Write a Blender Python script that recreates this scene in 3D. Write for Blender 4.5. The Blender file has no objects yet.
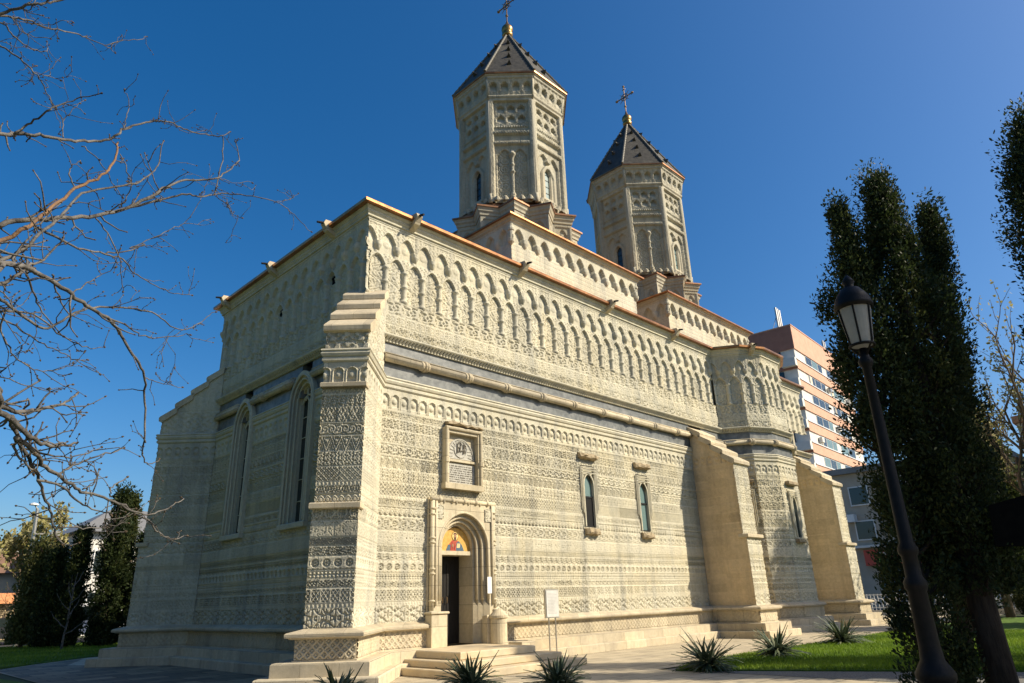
import bpy, bmesh, math, random
import numpy as np
from mathutils import Matrix, Vector
random.seed(7)
RNG = np.random.default_rng(11)
R = math.radians
scene = bpy.context.scene
COL = scene.collection

# ------------------------------------------------------------------ camera, sky, sun, exposure
EYE = np.array([-9.56, -15.2, 1.6])
CAMROT = np.array([[0.7101, -0.7035, -0.0288], [-0.2296, -0.2702, 0.9350], [-0.6656, -0.6574, -0.3534]])
_u, _s, _v = np.linalg.svd(CAMROT); CAMROT = _u @ _v
FPX = 682.7
cam_data = bpy.data.cameras.new('camera')
cam = bpy.data.objects.new('camera', cam_data)
COL.objects.link(cam)
m = Matrix.Identity(4)
for i in range(3):
    for j in range(3):
        m[i][j] = CAMROT[j][i]
    m[i][3] = EYE[i]
cam.matrix_world = m
cam_data.sensor_width = 36.0
cam_data.lens = 36.0 * FPX / 1024.0
cam_data.clip_start = 0.1
cam_data.clip_end = 3000
scene.camera = cam

SUN_AZ = R(34)       # east of south
SUN_EL = R(37)
sdir = Vector((math.sin(SUN_AZ) * math.cos(SUN_EL), -math.cos(SUN_AZ) * math.cos(SUN_EL), math.sin(SUN_EL)))
world = bpy.data.worlds.new("World")
scene.world = world
world.use_nodes = True
wn = world.node_tree
wn.nodes.clear()
sky = wn.nodes.new('ShaderNodeTexSky')
sky.sky_type = 'NISHITA'
sky.sun_disc = False
sky.sun_elevation = SUN_EL
sky.sun_rotation = math.atan2(sdir.x, sdir.y)
sky.altitude = 300
sky.air_density = 1.0
sky.dust_density = 2.6
sky.ozone_density = 4.0
bg = wn.nodes.new('ShaderNodeBackground')
bg.inputs['Strength'].default_value = 0.105
wo = wn.nodes.new('ShaderNodeOutputWorld')
hs = wn.nodes.new('ShaderNodeHueSaturation')
hs.inputs['Saturation'].default_value = 1.36
hs.inputs['Value'].default_value = 1.0
wn.links.new(sky.outputs[0], hs.inputs['Color'])
wn.links.new(hs.outputs[0], bg.inputs['Color'])
wn.links.new(bg.outputs[0], wo.inputs['Surface'])
sun_data = bpy.data.lights.new('sun', 'SUN')
sun_data.energy = 5.0
sun_data.angle = R(0.53)
sun_data.color = (1.0, 0.89, 0.70)
sun = bpy.data.objects.new('sun', sun_data)
COL.objects.link(sun)
sun.rotation_euler = sdir.to_track_quat('Z', 'Y').to_euler()
sun.location = (20, -30, 40)
scene.view_settings.view_transform = 'Standard'
scene.view_settings.look = 'None'
scene.view_settings.exposure = 0.5
scene.view_settings.gamma = 1.0
scene.view_settings.use_curve_mapping = False

# ------------------------------------------------------------------ helpers
def ray_at(px, py, dist):
    r = np.array([px - 512, -(py - 341.5), -FPX]) @ CAMROT
    r = r / math.hypot(r[0], r[1])
    return EYE + r * dist

def tag(o, label=None, cat=None, group=None, kind=None):
    if label: o['label'] = label
    if cat: o['category'] = cat
    if group: o['group'] = group
    if kind: o['kind'] = kind
    return o

def thing(name, loc, label, cat, group=None, rz=0.0):
    o = bpy.data.objects.new(name, None)
    COL.objects.link(o)
    o.empty_display_size = 0.3
    o.location = loc
    o.rotation_euler = (0, 0, rz)
    return tag(o, label, cat, group)

def origin_of(o):
    p = Vector((0, 0, 0))
    while o is not None:
        p = p + o.location
        o = o.parent
    return np.array(p)

def mesh_np(name, V, F, mat, parent=None, local=False, smooth=False, tone=None):
    """one mesh object from vertex array and quad/tri/ngon faces"""
    V = np.asarray(V, dtype=np.float64)
    if parent is not None and not local:
        V = V - origin_of(parent)
    me = bpy.data.meshes.new(name)
    if isinstance(F, np.ndarray):
        n, k = F.shape
        me.vertices.add(len(V)); me.vertices.foreach_set('co', V.astype(np.float32).ravel())
        me.loops.add(n * k); me.loops.foreach_set('vertex_index', F.astype(np.int32).ravel())
        me.polygons.add(n)
        me.polygons.foreach_set('loop_start', np.arange(0, n * k, k, dtype=np.int32))
        me.polygons.foreach_set('loop_total', np.full(n, k, dtype=np.int32))
        if smooth:
            me.polygons.foreach_set('use_smooth', np.ones(n, dtype=bool))
        me.update(calc_edges=True)
    else:
        me.from_pydata([tuple(v) for v in V], [], F)
        if smooth:
            for p in me.polygons: p.use_smooth = True
        me.update()
    if tone is not None:
        a = me.attributes.new('tone', 'FLOAT', 'POINT')
        a.data.foreach_set('value', np.asarray(tone, dtype=np.float32).ravel())
    if mat is not None:
        me.materials.append(mat)
    o = bpy.data.objects.new(name, me)
    COL.objects.link(o)
    if parent is not None:
        o.parent = parent
    return o

class MB:
    def __init__(s):
        s.v = []; s.f = []
    def add(s, verts, faces):
        b = len(s.v)
        s.v += [tuple(map(float, p)) for p in verts]
        s.f += [tuple(i + b for i in f) for f in faces]
    def box(s, x0, y0, z0, x1, y1, z1, bev=0.0):
        if bev <= 0:
            s.add([(x0,y0,z0),(x1,y0,z0),(x1,y1,z0),(x0,y1,z0),(x0,y0,z1),(x1,y0,z1),(x1,y1,z1),(x0,y1,z1)],
                  [(0,3,2,1),(4,5,6,7),(0,1,5,4),(1,2,6,5),(2,3,7,6),(3,0,4,7)])
        else:
            s.frame_box((0,0,0),(1,0,0),(0,1,0),x0,x1,y0,y1,z0,z1,bev)
    def frame_box(s, O, U, N, u0, u1, n0, n1, z0, z1, bev=0.0):
        """box in a frame: U along, N outward, z up; bevelled top/vertical edges by stacking rings"""
        O = np.array(O, float); U = np.array(U, float); N = np.array(N, float); Zv = np.array([0, 0, 1.0])
        def ring(a, z):
            return [O + U*(u0+a) + N*(n0+a) + Zv*z, O + U*(u1-a) + N*(n0+a) + Zv*z,
                    O + U*(u1-a) + N*(n1-a) + Zv*z, O + U*(u0+a) + N*(n1-a) + Zv*z]
        if bev <= 0:
            rs = [ring(0, z0), ring(0, z1)]
        else:
            rs = [ring(bev, z0), ring(0, z0+bev), ring(0, z1-bev), ring(bev, z1)]
        vs = [p for r_ in rs for p in r_]
        fs = [(0,3,2,1)]
        for k in range(len(rs)-1):
            a = 4*k
            for i in range(4):
                j = (i+1) % 4
                fs.append((a+i, a+j, a+4+j, a+4+i))
        a = 4*(len(rs)-1)
        fs.append((a, a+1, a+2, a+3))
        s.add(vs, fs)
    def prism(s, pts, z0, z1, scale_top=None):
        n = len(pts)
        top = scale_top if scale_top is not None else pts
        s.add([(p[0], p[1], z0) for p in pts] + [(p[0], p[1], z1) for p in top],
              [tuple(range(n-1, -1, -1)), tuple(range(n, 2*n))] + [(i, (i+1) % n, n+(i+1) % n, n+i) for i in range(n)])
    def extrude_poly(s, pts3, d):
        """closed polygon of 3D points extruded along vector d"""
        n = len(pts3); d = np.array(d, float)
        a = [np.array(p, float) for p in pts3]
        s.add(a + [p + d for p in a], [tuple(range(n-1, -1, -1)), tuple(range(n, 2*n))] + [(i, (i+1) % n, n+(i+1) % n, n+i) for i in range(n)])
    def tube(s, pts, rad, n=8, cap=True):
        pts = [np.array(p, float) for p in pts]
        m_ = len(pts)
        rad = [rad]*m_ if not hasattr(rad, '__len__') else rad
        base = len(s.v); prev = None
        for i, p in enumerate(pts):
            t = pts[min(i+1, m_-1)] - pts[max(i-1, 0)]
            t = t / (np.linalg.norm(t) + 1e-12)
            if prev is None:
                a = np.array([0, 0, 1.0]) if abs(t[2]) < 0.9 else np.array([1.0, 0, 0])
                x = np.cross(t, a)
            else:
                x = prev - t * (prev @ t)
            x /= np.linalg.norm(x) + 1e-12
            prev = x
            y = np.cross(t, x)
            for k in range(n):
                an = 2*math.pi*k/n
                s.v.append(tuple(p + rad[i]*(math.cos(an)*x + math.sin(an)*y)))
        for i in range(m_-1):
            for k in range(n):
                a = base + i*n + k; b = base + i*n + (k+1) % n
                s.f.append((a, b, b+n, a+n))
        if cap:
            s.f.append(tuple(base + k for k in range(n-1, -1, -1)))
            s.f.append(tuple(base + (m_-1)*n + k for k in range(n)))
    def lathe(s, cx, cy, prof, n=16, a0=0.0, tilt=None):
        """prof: list of (r, z)"""
        base = len(s.v)
        for r_, z in prof:
            for k in range(n):
                an = a0 + 2*math.pi*k/n
                s.v.append((cx + r_*math.cos(an), cy + r_*math.sin(an), z))
        for i in range(len(prof)-1):
            for k in range(n):
                a = base + i*n + k; b = base + i*n + (k+1) % n
                s.f.append((a, b, b+n, a+n))
        s.f.append(tuple(base + k for k in range(n-1, -1, -1)))
        s.f.append(tuple(base + (len(prof)-1)*n + k for k in range(n)))
    def sweep(s, path, prof, closed=False):
        """path: list of (point2D, outward miter normal 2D); prof: list of (n, z) ordered; wall moulding"""
        base = len(s.v); k = len(prof)
        for (p, nn) in path:
            for (a, z) in prof:
                s.v.append((p[0] + nn[0]*a, p[1] + nn[1]*a, z))
        m_ = len(path)
        for i in range(m_ if closed else m_-1):
            for j in range(k-1):
                a = base + i*k + j; b = base + ((i+1) % m_)*k + j
                s.f.append((a, b, b+1, a+1))
        if not closed:
            s.f.append(tuple(base + j for j in range(k)))
            s.f.append(tuple(base + (m_-1)*k + j for j in range(k-1, -1, -1)))
    def build(s, name, mat, parent=None, smooth=False, local=False):
        o = mesh_np(name, np.array(s.v), s.f, mat, parent, local, smooth)
        return o

def miter_path(pts, side=1, closed=False):
    """2D polyline -> (point, mitred outward normal); outward is to the right of travel (side=1)"""
    n = len(pts); out = []
    def nrm(a, b):
        d = np.array(b, float) - np.array(a, float); d /= np.linalg.norm(d)
        return np.array([d[1], -d[0]]) * side
    for i in range(n):
        if closed:
            n1 = nrm(pts[i-1], pts[i]); n2 = nrm(pts[i], pts[(i+1) % n])
        else:
            n1 = nrm(pts[i-1], pts[i]) if i > 0 else nrm(pts[0], pts[1])
            n2 = nrm(pts[i], pts[i+1]) if i < n-1 else n1
        b = n1 + n2; b = b / (1e-9 + (b @ n1))
        out.append((pts[i], b))
    return out

# ------------------------------------------------------------------ materials
MATS = {}
def new_mat(name):
    mt = bpy.data.materials.new(name); mt.use_nodes = True
    nt = mt.node_tree
    return mt, nt, nt.nodes['Principled BSDF']

def N(nt, t, **kw):
    n = nt.nodes.new(t)
    for k, v in kw.items():
        if k in n.inputs: n.inputs[k].default_value = v
        else: setattr(n, k, v)
    return n

def noise_mat(name, c1, c2, scale=3.0, rough=0.8, bump=0.0, bscale=30.0, detail=6.0, metal=0.0, spec=0.3, c3=None, scale3=0.5, lo=0.35, hi=0.65, stretch=None):
    mt, nt, bs = new_mat(name)
    tc = N(nt, 'ShaderNodeTexCoord')
    src = tc.outputs['Object']
    if stretch:
        mp = N(nt, 'ShaderNodeMapping'); mp.inputs['Scale'].default_value = stretch
        nt.links.new(src, mp.inputs['Vector']); src = mp.outputs[0]
    nz = N(nt, 'ShaderNodeTexNoise', Scale=scale, Detail=detail, Roughness=0.6)
    nt.links.new(src, nz.inputs['Vector'])
    cr = N(nt, 'ShaderNodeValToRGB')
    cr.color_ramp.elements[0].position = lo; cr.color_ramp.elements[1].position = hi
    cr.color_ramp.elements[0].color = (*c1, 1); cr.color_ramp.elements[1].color = (*c2, 1)
    nt.links.new(nz.outputs['Fac'], cr.inputs['Fac'])
    out = cr.outputs['Color']
    if c3:
        n3 = N(nt, 'ShaderNodeTexNoise', Scale=scale3, Detail=5.0, Roughness=0.65)
        nt.links.new(src, n3.inputs['Vector'])
        r3 = N(nt, 'ShaderNodeMapRange'); r3.inputs['From Min'].default_value = 0.5; r3.inputs['From Max'].default_value = 0.72
        nt.links.new(n3.outputs['Fac'], r3.inputs['Value'])
        mx = N(nt, 'ShaderNodeMix', data_type='RGBA')
        mx.inputs['B'].default_value = (*c3, 1)
        nt.links.new(r3.outputs[0], mx.inputs['Factor']); nt.links.new(out, mx.inputs['A'])
        out = mx.outputs['Result']
    nt.links.new(out, bs.inputs['Base Color'])
    bs.inputs['Roughness'].default_value = rough
    bs.inputs['Metallic'].default_value = metal
    bs.inputs['Specular IOR Level'].default_value = spec
    if bump > 0:
        nb = N(nt, 'ShaderNodeTexNoise', Scale=bscale, Detail=4.0)
        nt.links.new(src, nb.inputs['Vector'])
        bp = N(nt, 'ShaderNodeBump', Strength=bump, Distance=0.02)
        nt.links.new(nb.outputs['Fac'], bp.inputs['Height'])
        nt.links.new(bp.outputs[0], bs.inputs['Normal'])
    return mt

def stone_mat(name, base, dark, warm, rough=0.85, tone=True, bump=0.35):
    """limestone: tone attribute (per block) + noise stains + fine pitting"""
    mt, nt, bs = new_mat(name)
    tc = N(nt, 'ShaderNodeTexCoord')
    n1 = N(nt, 'ShaderNodeTexNoise', Scale=0.55, Detail=7.0, Roughness=0.62)
    n2 = N(nt, 'ShaderNodeTexNoise', Scale=9.0, Detail=6.0, Roughness=0.7)
    mp = N(nt, 'ShaderNodeMapping'); mp.inputs['Scale'].default_value = (1.3, 1.3, 0.16)
    n3 = N(nt, 'ShaderNodeTexNoise', Scale=1.6, Detail=5.0, Roughness=0.6)
    nt.links.new(tc.outputs['Object'], n1.inputs['Vector']); nt.links.new(tc.outputs['Object'], n2.inputs['Vector'])
    nt.links.new(tc.outputs['Object'], mp.inputs['Vector']); nt.links.new(mp.outputs[0], n3.inputs['Vector'])
    m1 = N(nt, 'ShaderNodeMix', data_type='RGBA'); m1.inputs['A'].default_value = (*base, 1); m1.inputs['B'].default_value = (*warm, 1)
    r1 = N(nt, 'ShaderNodeMapRange'); r1.inputs['From Min'].default_value = 0.42; r1.inputs['From Max'].default_value = 0.66
    nt.links.new(n1.outputs['Fac'], r1.inputs['Value']); nt.links.new(r1.outputs[0], m1.inputs['Factor'])
    m2 = N(nt, 'ShaderNodeMix', data_type='RGBA'); m2.inputs['B'].default_value = (*dark, 1)
    r2 = N(nt, 'ShaderNodeMapRange'); r2.inputs['From Min'].default_value = 0.47; r2.inputs['From Max'].default_value = 0.74; r2.inputs['To Max'].default_value = 0.9
    nt.links.new(n3.outputs['Fac'], r2.inputs['Value']); nt.links.new(r2.outputs[0], m2.inputs['Factor'])
    nt.links.new(m1.outputs['Result'], m2.inputs['A'])
    out = m2.outputs['Result']
    mm = N(nt, 'ShaderNodeMapRange'); mm.inputs['From Min'].default_value = 0.25; mm.inputs['From Max'].default_value = 0.75
    mm.inputs['To Min'].default_value = 0.82; mm.inputs['To Max'].default_value = 1.12
    nt.links.new(n2.outputs['Fac'], mm.inputs['Value'])
    fac = mm.outputs[0]
    joint = None
    if not tone:
        sx = N(nt, 'ShaderNodeSeparateXYZ'); nt.links.new(tc.outputs['Object'], sx.inputs[0])
        sa = N(nt, 'ShaderNodeMath', operation='SUBTRACT'); nt.links.new(sx.outputs[0], sa.inputs[0]); nt.links.new(sx.outputs[1], sa.inputs[1])
        cb = N(nt, 'ShaderNodeCombineXYZ'); nt.links.new(sa.outputs[0], cb.inputs[0]); nt.links.new(sx.outputs[2], cb.inputs[1])
        br = N(nt, 'ShaderNodeTexBrick'); br.inputs['Scale'].default_value = 1.0; br.inputs['Brick Width'].default_value = 1.12; br.inputs['Row Height'].default_value = 0.5
        br.inputs['Mortar Size'].default_value = 0.006; br.inputs['Color1'].default_value = (1.08, 1.08, 1.08, 1); br.inputs['Color2'].default_value = (0.80, 0.82, 0.84, 1); br.inputs['Mortar'].default_value = (0.5, 0.5, 0.5, 1)
        nt.links.new(cb.outputs[0], br.inputs['Vector'])
        mj = N(nt, 'ShaderNodeMath', operation='MULTIPLY'); nt.links.new(br.outputs['Color'], mj.inputs[0]); nt.links.new(fac, mj.inputs[1])
        fac = mj.outputs[0]; joint = br.outputs['Fac']
    if tone:
        at = N(nt, 'ShaderNodeAttribute', attribute_name='tone')
        ad = N(nt, 'ShaderNodeMath', operation='ADD'); ad.inputs[1].default_value = 1.0
        nt.links.new(at.outputs['Fac'], ad.inputs[0])
        mu = N(nt, 'ShaderNodeMath', operation='MULTIPLY')
        nt.links.new(ad.outputs[0], mu.inputs[0]); nt.links.new(fac, mu.inputs[1])
        fac = mu.outputs[0]
    vm = N(nt, 'ShaderNodeVectorMath', operation='SCALE')
    nt.links.new(out, vm.inputs[0]); nt.links.new(fac, vm.inputs['Scale'])
    nt.links.new(vm.outputs[0], bs.inputs['Base Color'])
    bs.inputs['Roughness'].default_value = rough
    bs.inputs['Specular IOR Level'].default_value = 0.2
    nb = N(nt, 'ShaderNodeTexNoise', Scale=38.0, Detail=5.0, Roughness=0.7)
    nt.links.new(tc.outputs['Object'], nb.inputs['Vector'])
    bp = N(nt, 'ShaderNodeBump', Strength=bump, Distance=0.02)
    nt.links.new(nb.outputs['Fac'], bp.inputs['Height'])
    if joint is not None:
        bj = N(nt, 'ShaderNodeBump', Strength=0.6, Distance=0.012); bj.invert = True
        nt.links.new(joint, bj.inputs['Height']); nt.links.new(bj.outputs[0], bp.inputs['Normal'])
    nt.links.new(bp.outputs[0], bs.inputs['Normal'])
    return mt

M = MATS
M['stone'] = stone_mat('carved_limestone', (0.51, 0.475, 0.365), (0.32, 0.31, 0.26), (0.53, 0.475, 0.335))
M['stone_ochre'] = stone_mat('buttress_side_ochre', (0.60, 0.47, 0.29), (0.44, 0.34, 0.21), (0.62, 0.47, 0.27), bump=0.2)  # warmer, paler tone on the south buttress sides only; fronts use stone
M['stone_warm'] = stone_mat('base_limestone', (0.52, 0.45, 0.32), (0.36, 0.31, 0.23), (0.56, 0.46, 0.30), tone=False, bump=0.2)
M['stone_portal'] = stone_mat('portal_limestone', (0.55, 0.48, 0.34), (0.42, 0.36, 0.25), (0.57, 0.48, 0.31), tone=False, bump=0.12)
M['stone_grey'] = stone_mat('tower_limestone', (0.42, 0.39, 0.30), (0.27, 0.25, 0.20), (0.47, 0.41, 0.29))
M['stone_rough'] = noise_mat('rough_dark_stone', (0.20, 0.155, 0.095), (0.40, 0.32, 0.20), 6, 0.9, 0.8, 14)
M['marble'] = noise_mat('grey_marble', (0.085, 0.092, 0.09), (0.165, 0.172, 0.162), 5.5, 0.45, 0.1, 40, 9, spec=0.4, c3=(0.23, 0.23, 0.215), scale3=2.2)
M['copper'] = noise_mat('copper_sheet', (0.50, 0.235, 0.095), (0.27, 0.125, 0.06), 1.6, 0.33, 0.25, 5, metal=0.9)
M['copper_dull'] = noise_mat('weathered_copper', (0.20, 0.105, 0.055), (0.30, 0.15, 0.075), 3.0, 0.5, 0.2, 8, metal=0.5)
M['slate'] = noise_mat('dark_roof_sheet', (0.030, 0.027, 0.021), (0.066, 0.060, 0.047), 5, 0.65, 0.3, 12, c3=(0.10, 0.09, 0.068), scale3=0.8)
M['gold'] = noise_mat('gilded_metal', (0.42, 0.24, 0.075), (0.26, 0.15, 0.05), 9, 0.35, 0.1, 30, metal=0.95)
M['bronze'] = noise_mat('dark_bronze', (0.16, 0.10, 0.05), (0.34, 0.22, 0.10), 14, 0.4, 0.2, 30, metal=0.8)
M['iron'] = noise_mat('black_iron', (0.004, 0.004, 0.0035), (0.009, 0.008, 0.007), 12, 0.55, 0.15, 30, spec=0.18)
M['door'] = noise_mat('dark_door_wood', (0.006, 0.006, 0.006), (0.014, 0.012, 0.010), 5, 0.5, 0.2, 20, stretch=(6, 6, 0.6))
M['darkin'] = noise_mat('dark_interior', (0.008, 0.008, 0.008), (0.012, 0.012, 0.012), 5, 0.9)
M['white'] = noise_mat('white_paper', (0.74, 0.74, 0.72), (0.80, 0.80, 0.78), 6, 0.5)
M['steel'] = noise_mat('brushed_steel', (0.42, 0.40, 0.36), (0.50, 0.48, 0.44), 20, 0.35, 0, metal=0.8)
M['bark'] = noise_mat('bark', (0.085, 0.058, 0.038), (0.17, 0.125, 0.085), 6, 0.9, 0.9, 22, stretch=(3, 3, 0.5))
M['bark_dark'] = noise_mat('dark_bark', (0.022, 0.016, 0.012), (0.05, 0.038, 0.028), 6, 0.95, 0.9, 22, stretch=(3, 3, 0.5))  # darker brown than bark, for the near right evergreens
M['twig'] = noise_mat('pale_twig_bark', (0.042, 0.038, 0.034), (0.155, 0.142, 0.125), 9, 0.8, 0.5, 60)
M['twig_orange'] = noise_mat('peeled_orange_bark', (0.22, 0.12, 0.055), (0.12, 0.075, 0.045), 6, 0.8, 0.5, 50)
M['bud'] = noise_mat('dark_bud', (0.05, 0.035, 0.022), (0.10, 0.07, 0.04), 30, 0.8)

def glass_mat(name, col, rough=0.08):
    mt, nt, bs = new_mat(name)
    tc = N(nt, 'ShaderNodeTexCoord')
    nz = N(nt, 'ShaderNodeTexNoise', Scale=2.5, Detail=3.0)
    nt.links.new(tc.outputs['Object'], nz.inputs['Vector'])
    bp = N(nt, 'ShaderNodeBump', Strength=0.08, Distance=0.02)
    nt.links.new(nz.outputs['Fac'], bp.inputs['Height']); nt.links.new(bp.outputs[0], bs.inputs['Normal'])
    bs.inputs['Base Color'].default_value = (*col, 1); bs.inputs['Roughness'].default_value = rough
    bs.inputs['Specular IOR Level'].default_value = 0.6
    return mt
M['glass'] = glass_mat('dark_window_glass', (0.02, 0.028, 0.027))
M['glass_teal'] = glass_mat('teal_window_glass', (0.13, 0.20, 0.19), 0.25)

def leaf_mat(name, cols, trans=0.35, rough=0.6):
    mt, nt, bs = new_mat(name)
    gi = N(nt, 'ShaderNodeAttribute', attribute_name='tone')
    cr = N(nt, 'ShaderNodeValToRGB')
    els = cr.color_ramp.elements
    while len(els) < len(cols): els.new(0.5)
    for i, c in enumerate(cols):
        els[i].position = i / (len(cols) - 1); els[i].color = (*c, 1)
    nt.links.new(gi.outputs['Fac'], cr.inputs['Fac'])
    nt.links.new(cr.outputs['Color'], bs.inputs['Base Color'])
    bs.inputs['Roughness'].default_value = rough
    bs.inputs['Specular IOR Level'].default_value = 0.25
    tr = N(nt, 'ShaderNodeBsdfTranslucent'); nt.links.new(cr.outputs['Color'], tr.inputs['Color'])
    mx = N(nt, 'ShaderNodeMixShader'); mx.inputs[0].default_value = trans
    nt.links.new(bs.outputs[0], mx.inputs[1]); nt.links.new(tr.outputs[0], mx.inputs[2])
    nt.links.new(mx.outputs[0], nt.nodes['Material Output'].inputs['Surface'])
    return mt
M['thuja'] = leaf_mat('thuja_foliage', [(0.018, 0.030, 0.010), (0.040, 0.058, 0.016), (0.085, 0.095, 0.026)])
M['thuja_light'] = leaf_mat('lighter_thuja_foliage', [(0.03, 0.045, 0.013), (0.07, 0.085, 0.022), (0.14, 0.14, 0.04)])
M['bush'] = leaf_mat('spring_shrub_foliage', [(0.07, 0.08, 0.022), (0.14, 0.145, 0.045), (0.24, 0.22, 0.08)])
M['yucca'] = leaf_mat('yucca_leaf', [(0.035, 0.055, 0.03), (0.085, 0.115, 0.062), (0.22, 0.23, 0.13)], 0.15, 0.45)
M['bloom'] = leaf_mat('spring_buds', [(0.20, 0.19, 0.05), (0.36, 0.32, 0.12), (0.45, 0.40, 0.22)], 0.4)
M['grass'] = leaf_mat('grass_blade', [(0.08, 0.15, 0.012), (0.16, 0.26, 0.02), (0.25, 0.34, 0.035)], 0.4)

# ------------------------------------------------------------------ carved relief (height fields in metres)
def tri(x): return np.abs((x % 1.0) - 0.5) * 2.0
def sst(x, w): return np.clip(0.5 + x / (w*0.42), 0, 1)

def arabesque(seed, p):
    rg = np.random.default_rng(seed)
    ks = [(rg.integers(1, 5), rg.integers(0, 5), rg.uniform(0.5, 1), rg.integers(0, 2), rg.integers(0, 2)) for _ in range(5)]
    th = rg.uniform(0.1, 0.35); mode = rg.integers(0, 2)
    def f(u, t, H):
        q = 0
        for n_, m_, a, s1, s2 in ks:
            cu = np.cos(2*np.pi*n_*u/p) if s1 else np.cos(2*np.pi*n_*u/p + 0.9)
            cv = np.cos(np.pi*m_*(t*2-1)) if s2 else np.cos(np.pi*(m_+0.5)*(t*2-1))
            q = q + a*cu*cv
        if mode: return sst(np.abs(q) - th*1.4, 0.35)
        return np.maximum(sst(q - 0.25, 0.3), sst(th*0.7 - np.abs(q+0.35), 0.2))
    return f
def pat_zigzag(p, k):
    def f(u, t, H): return sst(tri((tri(u/p)*p*0.8 + t*H)*k/H) - 0.5, 0.3)
    return f
def pat_guilloche(p):
    def f(u, t, H):
        s = 0.33*np.sin(2*np.pi*u/p)
        d = np.minimum(np.abs(t-0.5-s), np.abs(t-0.5+s))
        r = sst(0.09-d, 0.06)
        uu = ((u/p*2) % 1.0 - 0.5)*p/2
        return np.maximum(r, sst(0.045-np.hypot(uu, (t-0.5)*H), 0.02))
    return f
def pat_lattice(q):
    def f(u, t, H):
        v = t*H
        a = (u+v)/q; b = (u-v)/q
        r = np.maximum(sst(tri(a)-0.72, 0.15), sst(tri(b)-0.72, 0.15))
        return np.maximum(r, sst(0.5-tri(a)-tri(b), 0.3))
    return f
def pat_roundel(p):
    def f(u, t, H):
        uu = ((u/p) % 1.0 - 0.5)*p; v = (t-0.5)*H
        r_ = np.hypot(uu, v); th = np.arctan2(v, uu); Rr = 0.42*min(p, H)
        ring = sst(0.022-np.abs(r_-Rr), 0.015)
        ros = sst(Rr*0.62*(0.62+0.38*np.cos(6*th))-r_, 0.02)*(1-sst(0.02-r_, .01))
        uc = ((u/p+0.5) % 1.0 - 0.5)*p
        cor = np.maximum(sst(0.07-(np.abs(uc)+np.abs(np.abs(v)-H*0.42)), 0.02), 0)
        return np.maximum(np.maximum(ring, ros), cor)
    return f
def pat_palmette(p):
    def f(u, t, H):
        x = tri(u/p)
        e = sst(0.10-np.abs(t-x), 0.06)
        i1 = sst(0.07-np.abs(t-(x-0.45)), 0.05); i2 = sst(0.07-np.abs(t-(x+0.45)), 0.05)
        c = sst(0.035-np.hypot(((u/p) % 1-.5)*p, (t-.75)*H), 0.02)
        return np.maximum(np.maximum(e, c), np.maximum(i1, i2))
    return f
def pat_fret(p):
    B = np.array([[1,1,1,1,1,1,1,1],[1,0,0,0,0,0,0,1],[1,0,1,1,1,1,0,1],[1,0,1,0,0,1,0,1],[1,0,1,0,1,1,0,1],[1,0,1,0,0,0,0,1],[1,0,1,1,1,1,1,1],[0,0,0,0,0,0,0,0]])
    def f(u, t, H):
        i = (np.floor(u/p*8) % 8).astype(int); j = np.clip(np.floor(t*8), 0, 7).astype(int)
        return B[j, i]*1.0
    return f
def pat_pyramids(q):
    def f(u, t, H):
        n_ = max(1, round(H/q))
        return np.clip(1.6*np.minimum(1-tri(u/q), 1-tri(t*n_+0.0)), 0, 1)
    return f
def pat_scroll(p):
    def f(u, t, H):
        k = np.floor(u/p*2); sg = np.where(k % 2 < 1, 1.0, -1.0)
        uu = ((u/p*2) % 1.0 - 0.5)*p/2; v = (t-0.5)*H*sg
        r_ = np.hypot(uu, v); th = np.arctan2(v, uu)
        sp = sst(tri(r_/0.075 - th/(2*np.pi)) - 0.52, 0.35)
        stem = sst(0.07-np.abs(t-0.5-0.38*np.cos(2*np.pi*u/p)), 0.05)
        return np.maximum(np.where(r_ < 0.44*H, sp, 0), stem)
    return f
def pat_xcross(p):
    def f(u, t, H):
        uu = ((u/p) % 1-.5); v = t-.5
        x = sst(0.07-np.abs(np.abs(uu)-np.abs(v)), 0.05)
        sq = sst(0.05-np.abs(np.maximum(np.abs(uu), np.abs(v))-0.47), 0.04)
        d = sst(0.06-np.abs(np.abs(uu)+np.abs(v)-0.42), 0.05)
        return np.maximum(np.maximum(x, sq), d)
    return f
def pat_tongue(p):
    def f(u, t, H):
        uu = ((u/p) % 1-.5)*p; Rr = p*0.46; tc_ = 1-Rr/H
        d = np.where(t > tc_, np.hypot(uu, (t-tc_)*H), np.abs(uu))
        return np.maximum(sst(0.02-np.abs(d-Rr*0.85), 0.012), 0.8*sst(Rr*0.45-np.hypot(uu, (t-0.5)*H*0.8), 0.02))
    return f

# courses shared by every lower wall face: (z0, z1, pattern, depth)
BANDS = []
def _mk():
    zs = [1.13]
    rows = [(0.42, arabesque(3, 0.50)), (0.07, None), (0.33, pat_xcross(0.21)), (0.18, arabesque(5, 0.20)), (0.18, pat_pyramids(0.085)), (0.30, pat_roundel(0.25)),
            (0.20, arabesque(15, 0.24)), (0.19, pat_zigzag(0.15, 3)), (0.36, arabesque(18, 0.31)), (0.34, arabesque(12, 0.28)), (0.28, pat_guilloche(0.31)), (0.19, arabesque(27, 0.19)), (0.06, None),
            (0.37, pat_lattice(0.12)), (0.34, arabesque(21, 0.34)), (0.36, pat_palmette(0.23)), (0.33, pat_scroll(0.32)), (0.38, arabesque(33, 0.28)), (0.30, arabesque(36, 0.22)), (0.2, arabesque(39, 0.17))]
    tot = sum(r[0] for r in rows); k = (6.54 - 1.13)/tot
    z = 1.13
    for h, p in rows:
        BANDS.append((z, z+h*k, p, 0.046)); z += h*k
    BANDS.append((6.54, 7.17, 'medallion', 0.05))
_mk()
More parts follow.
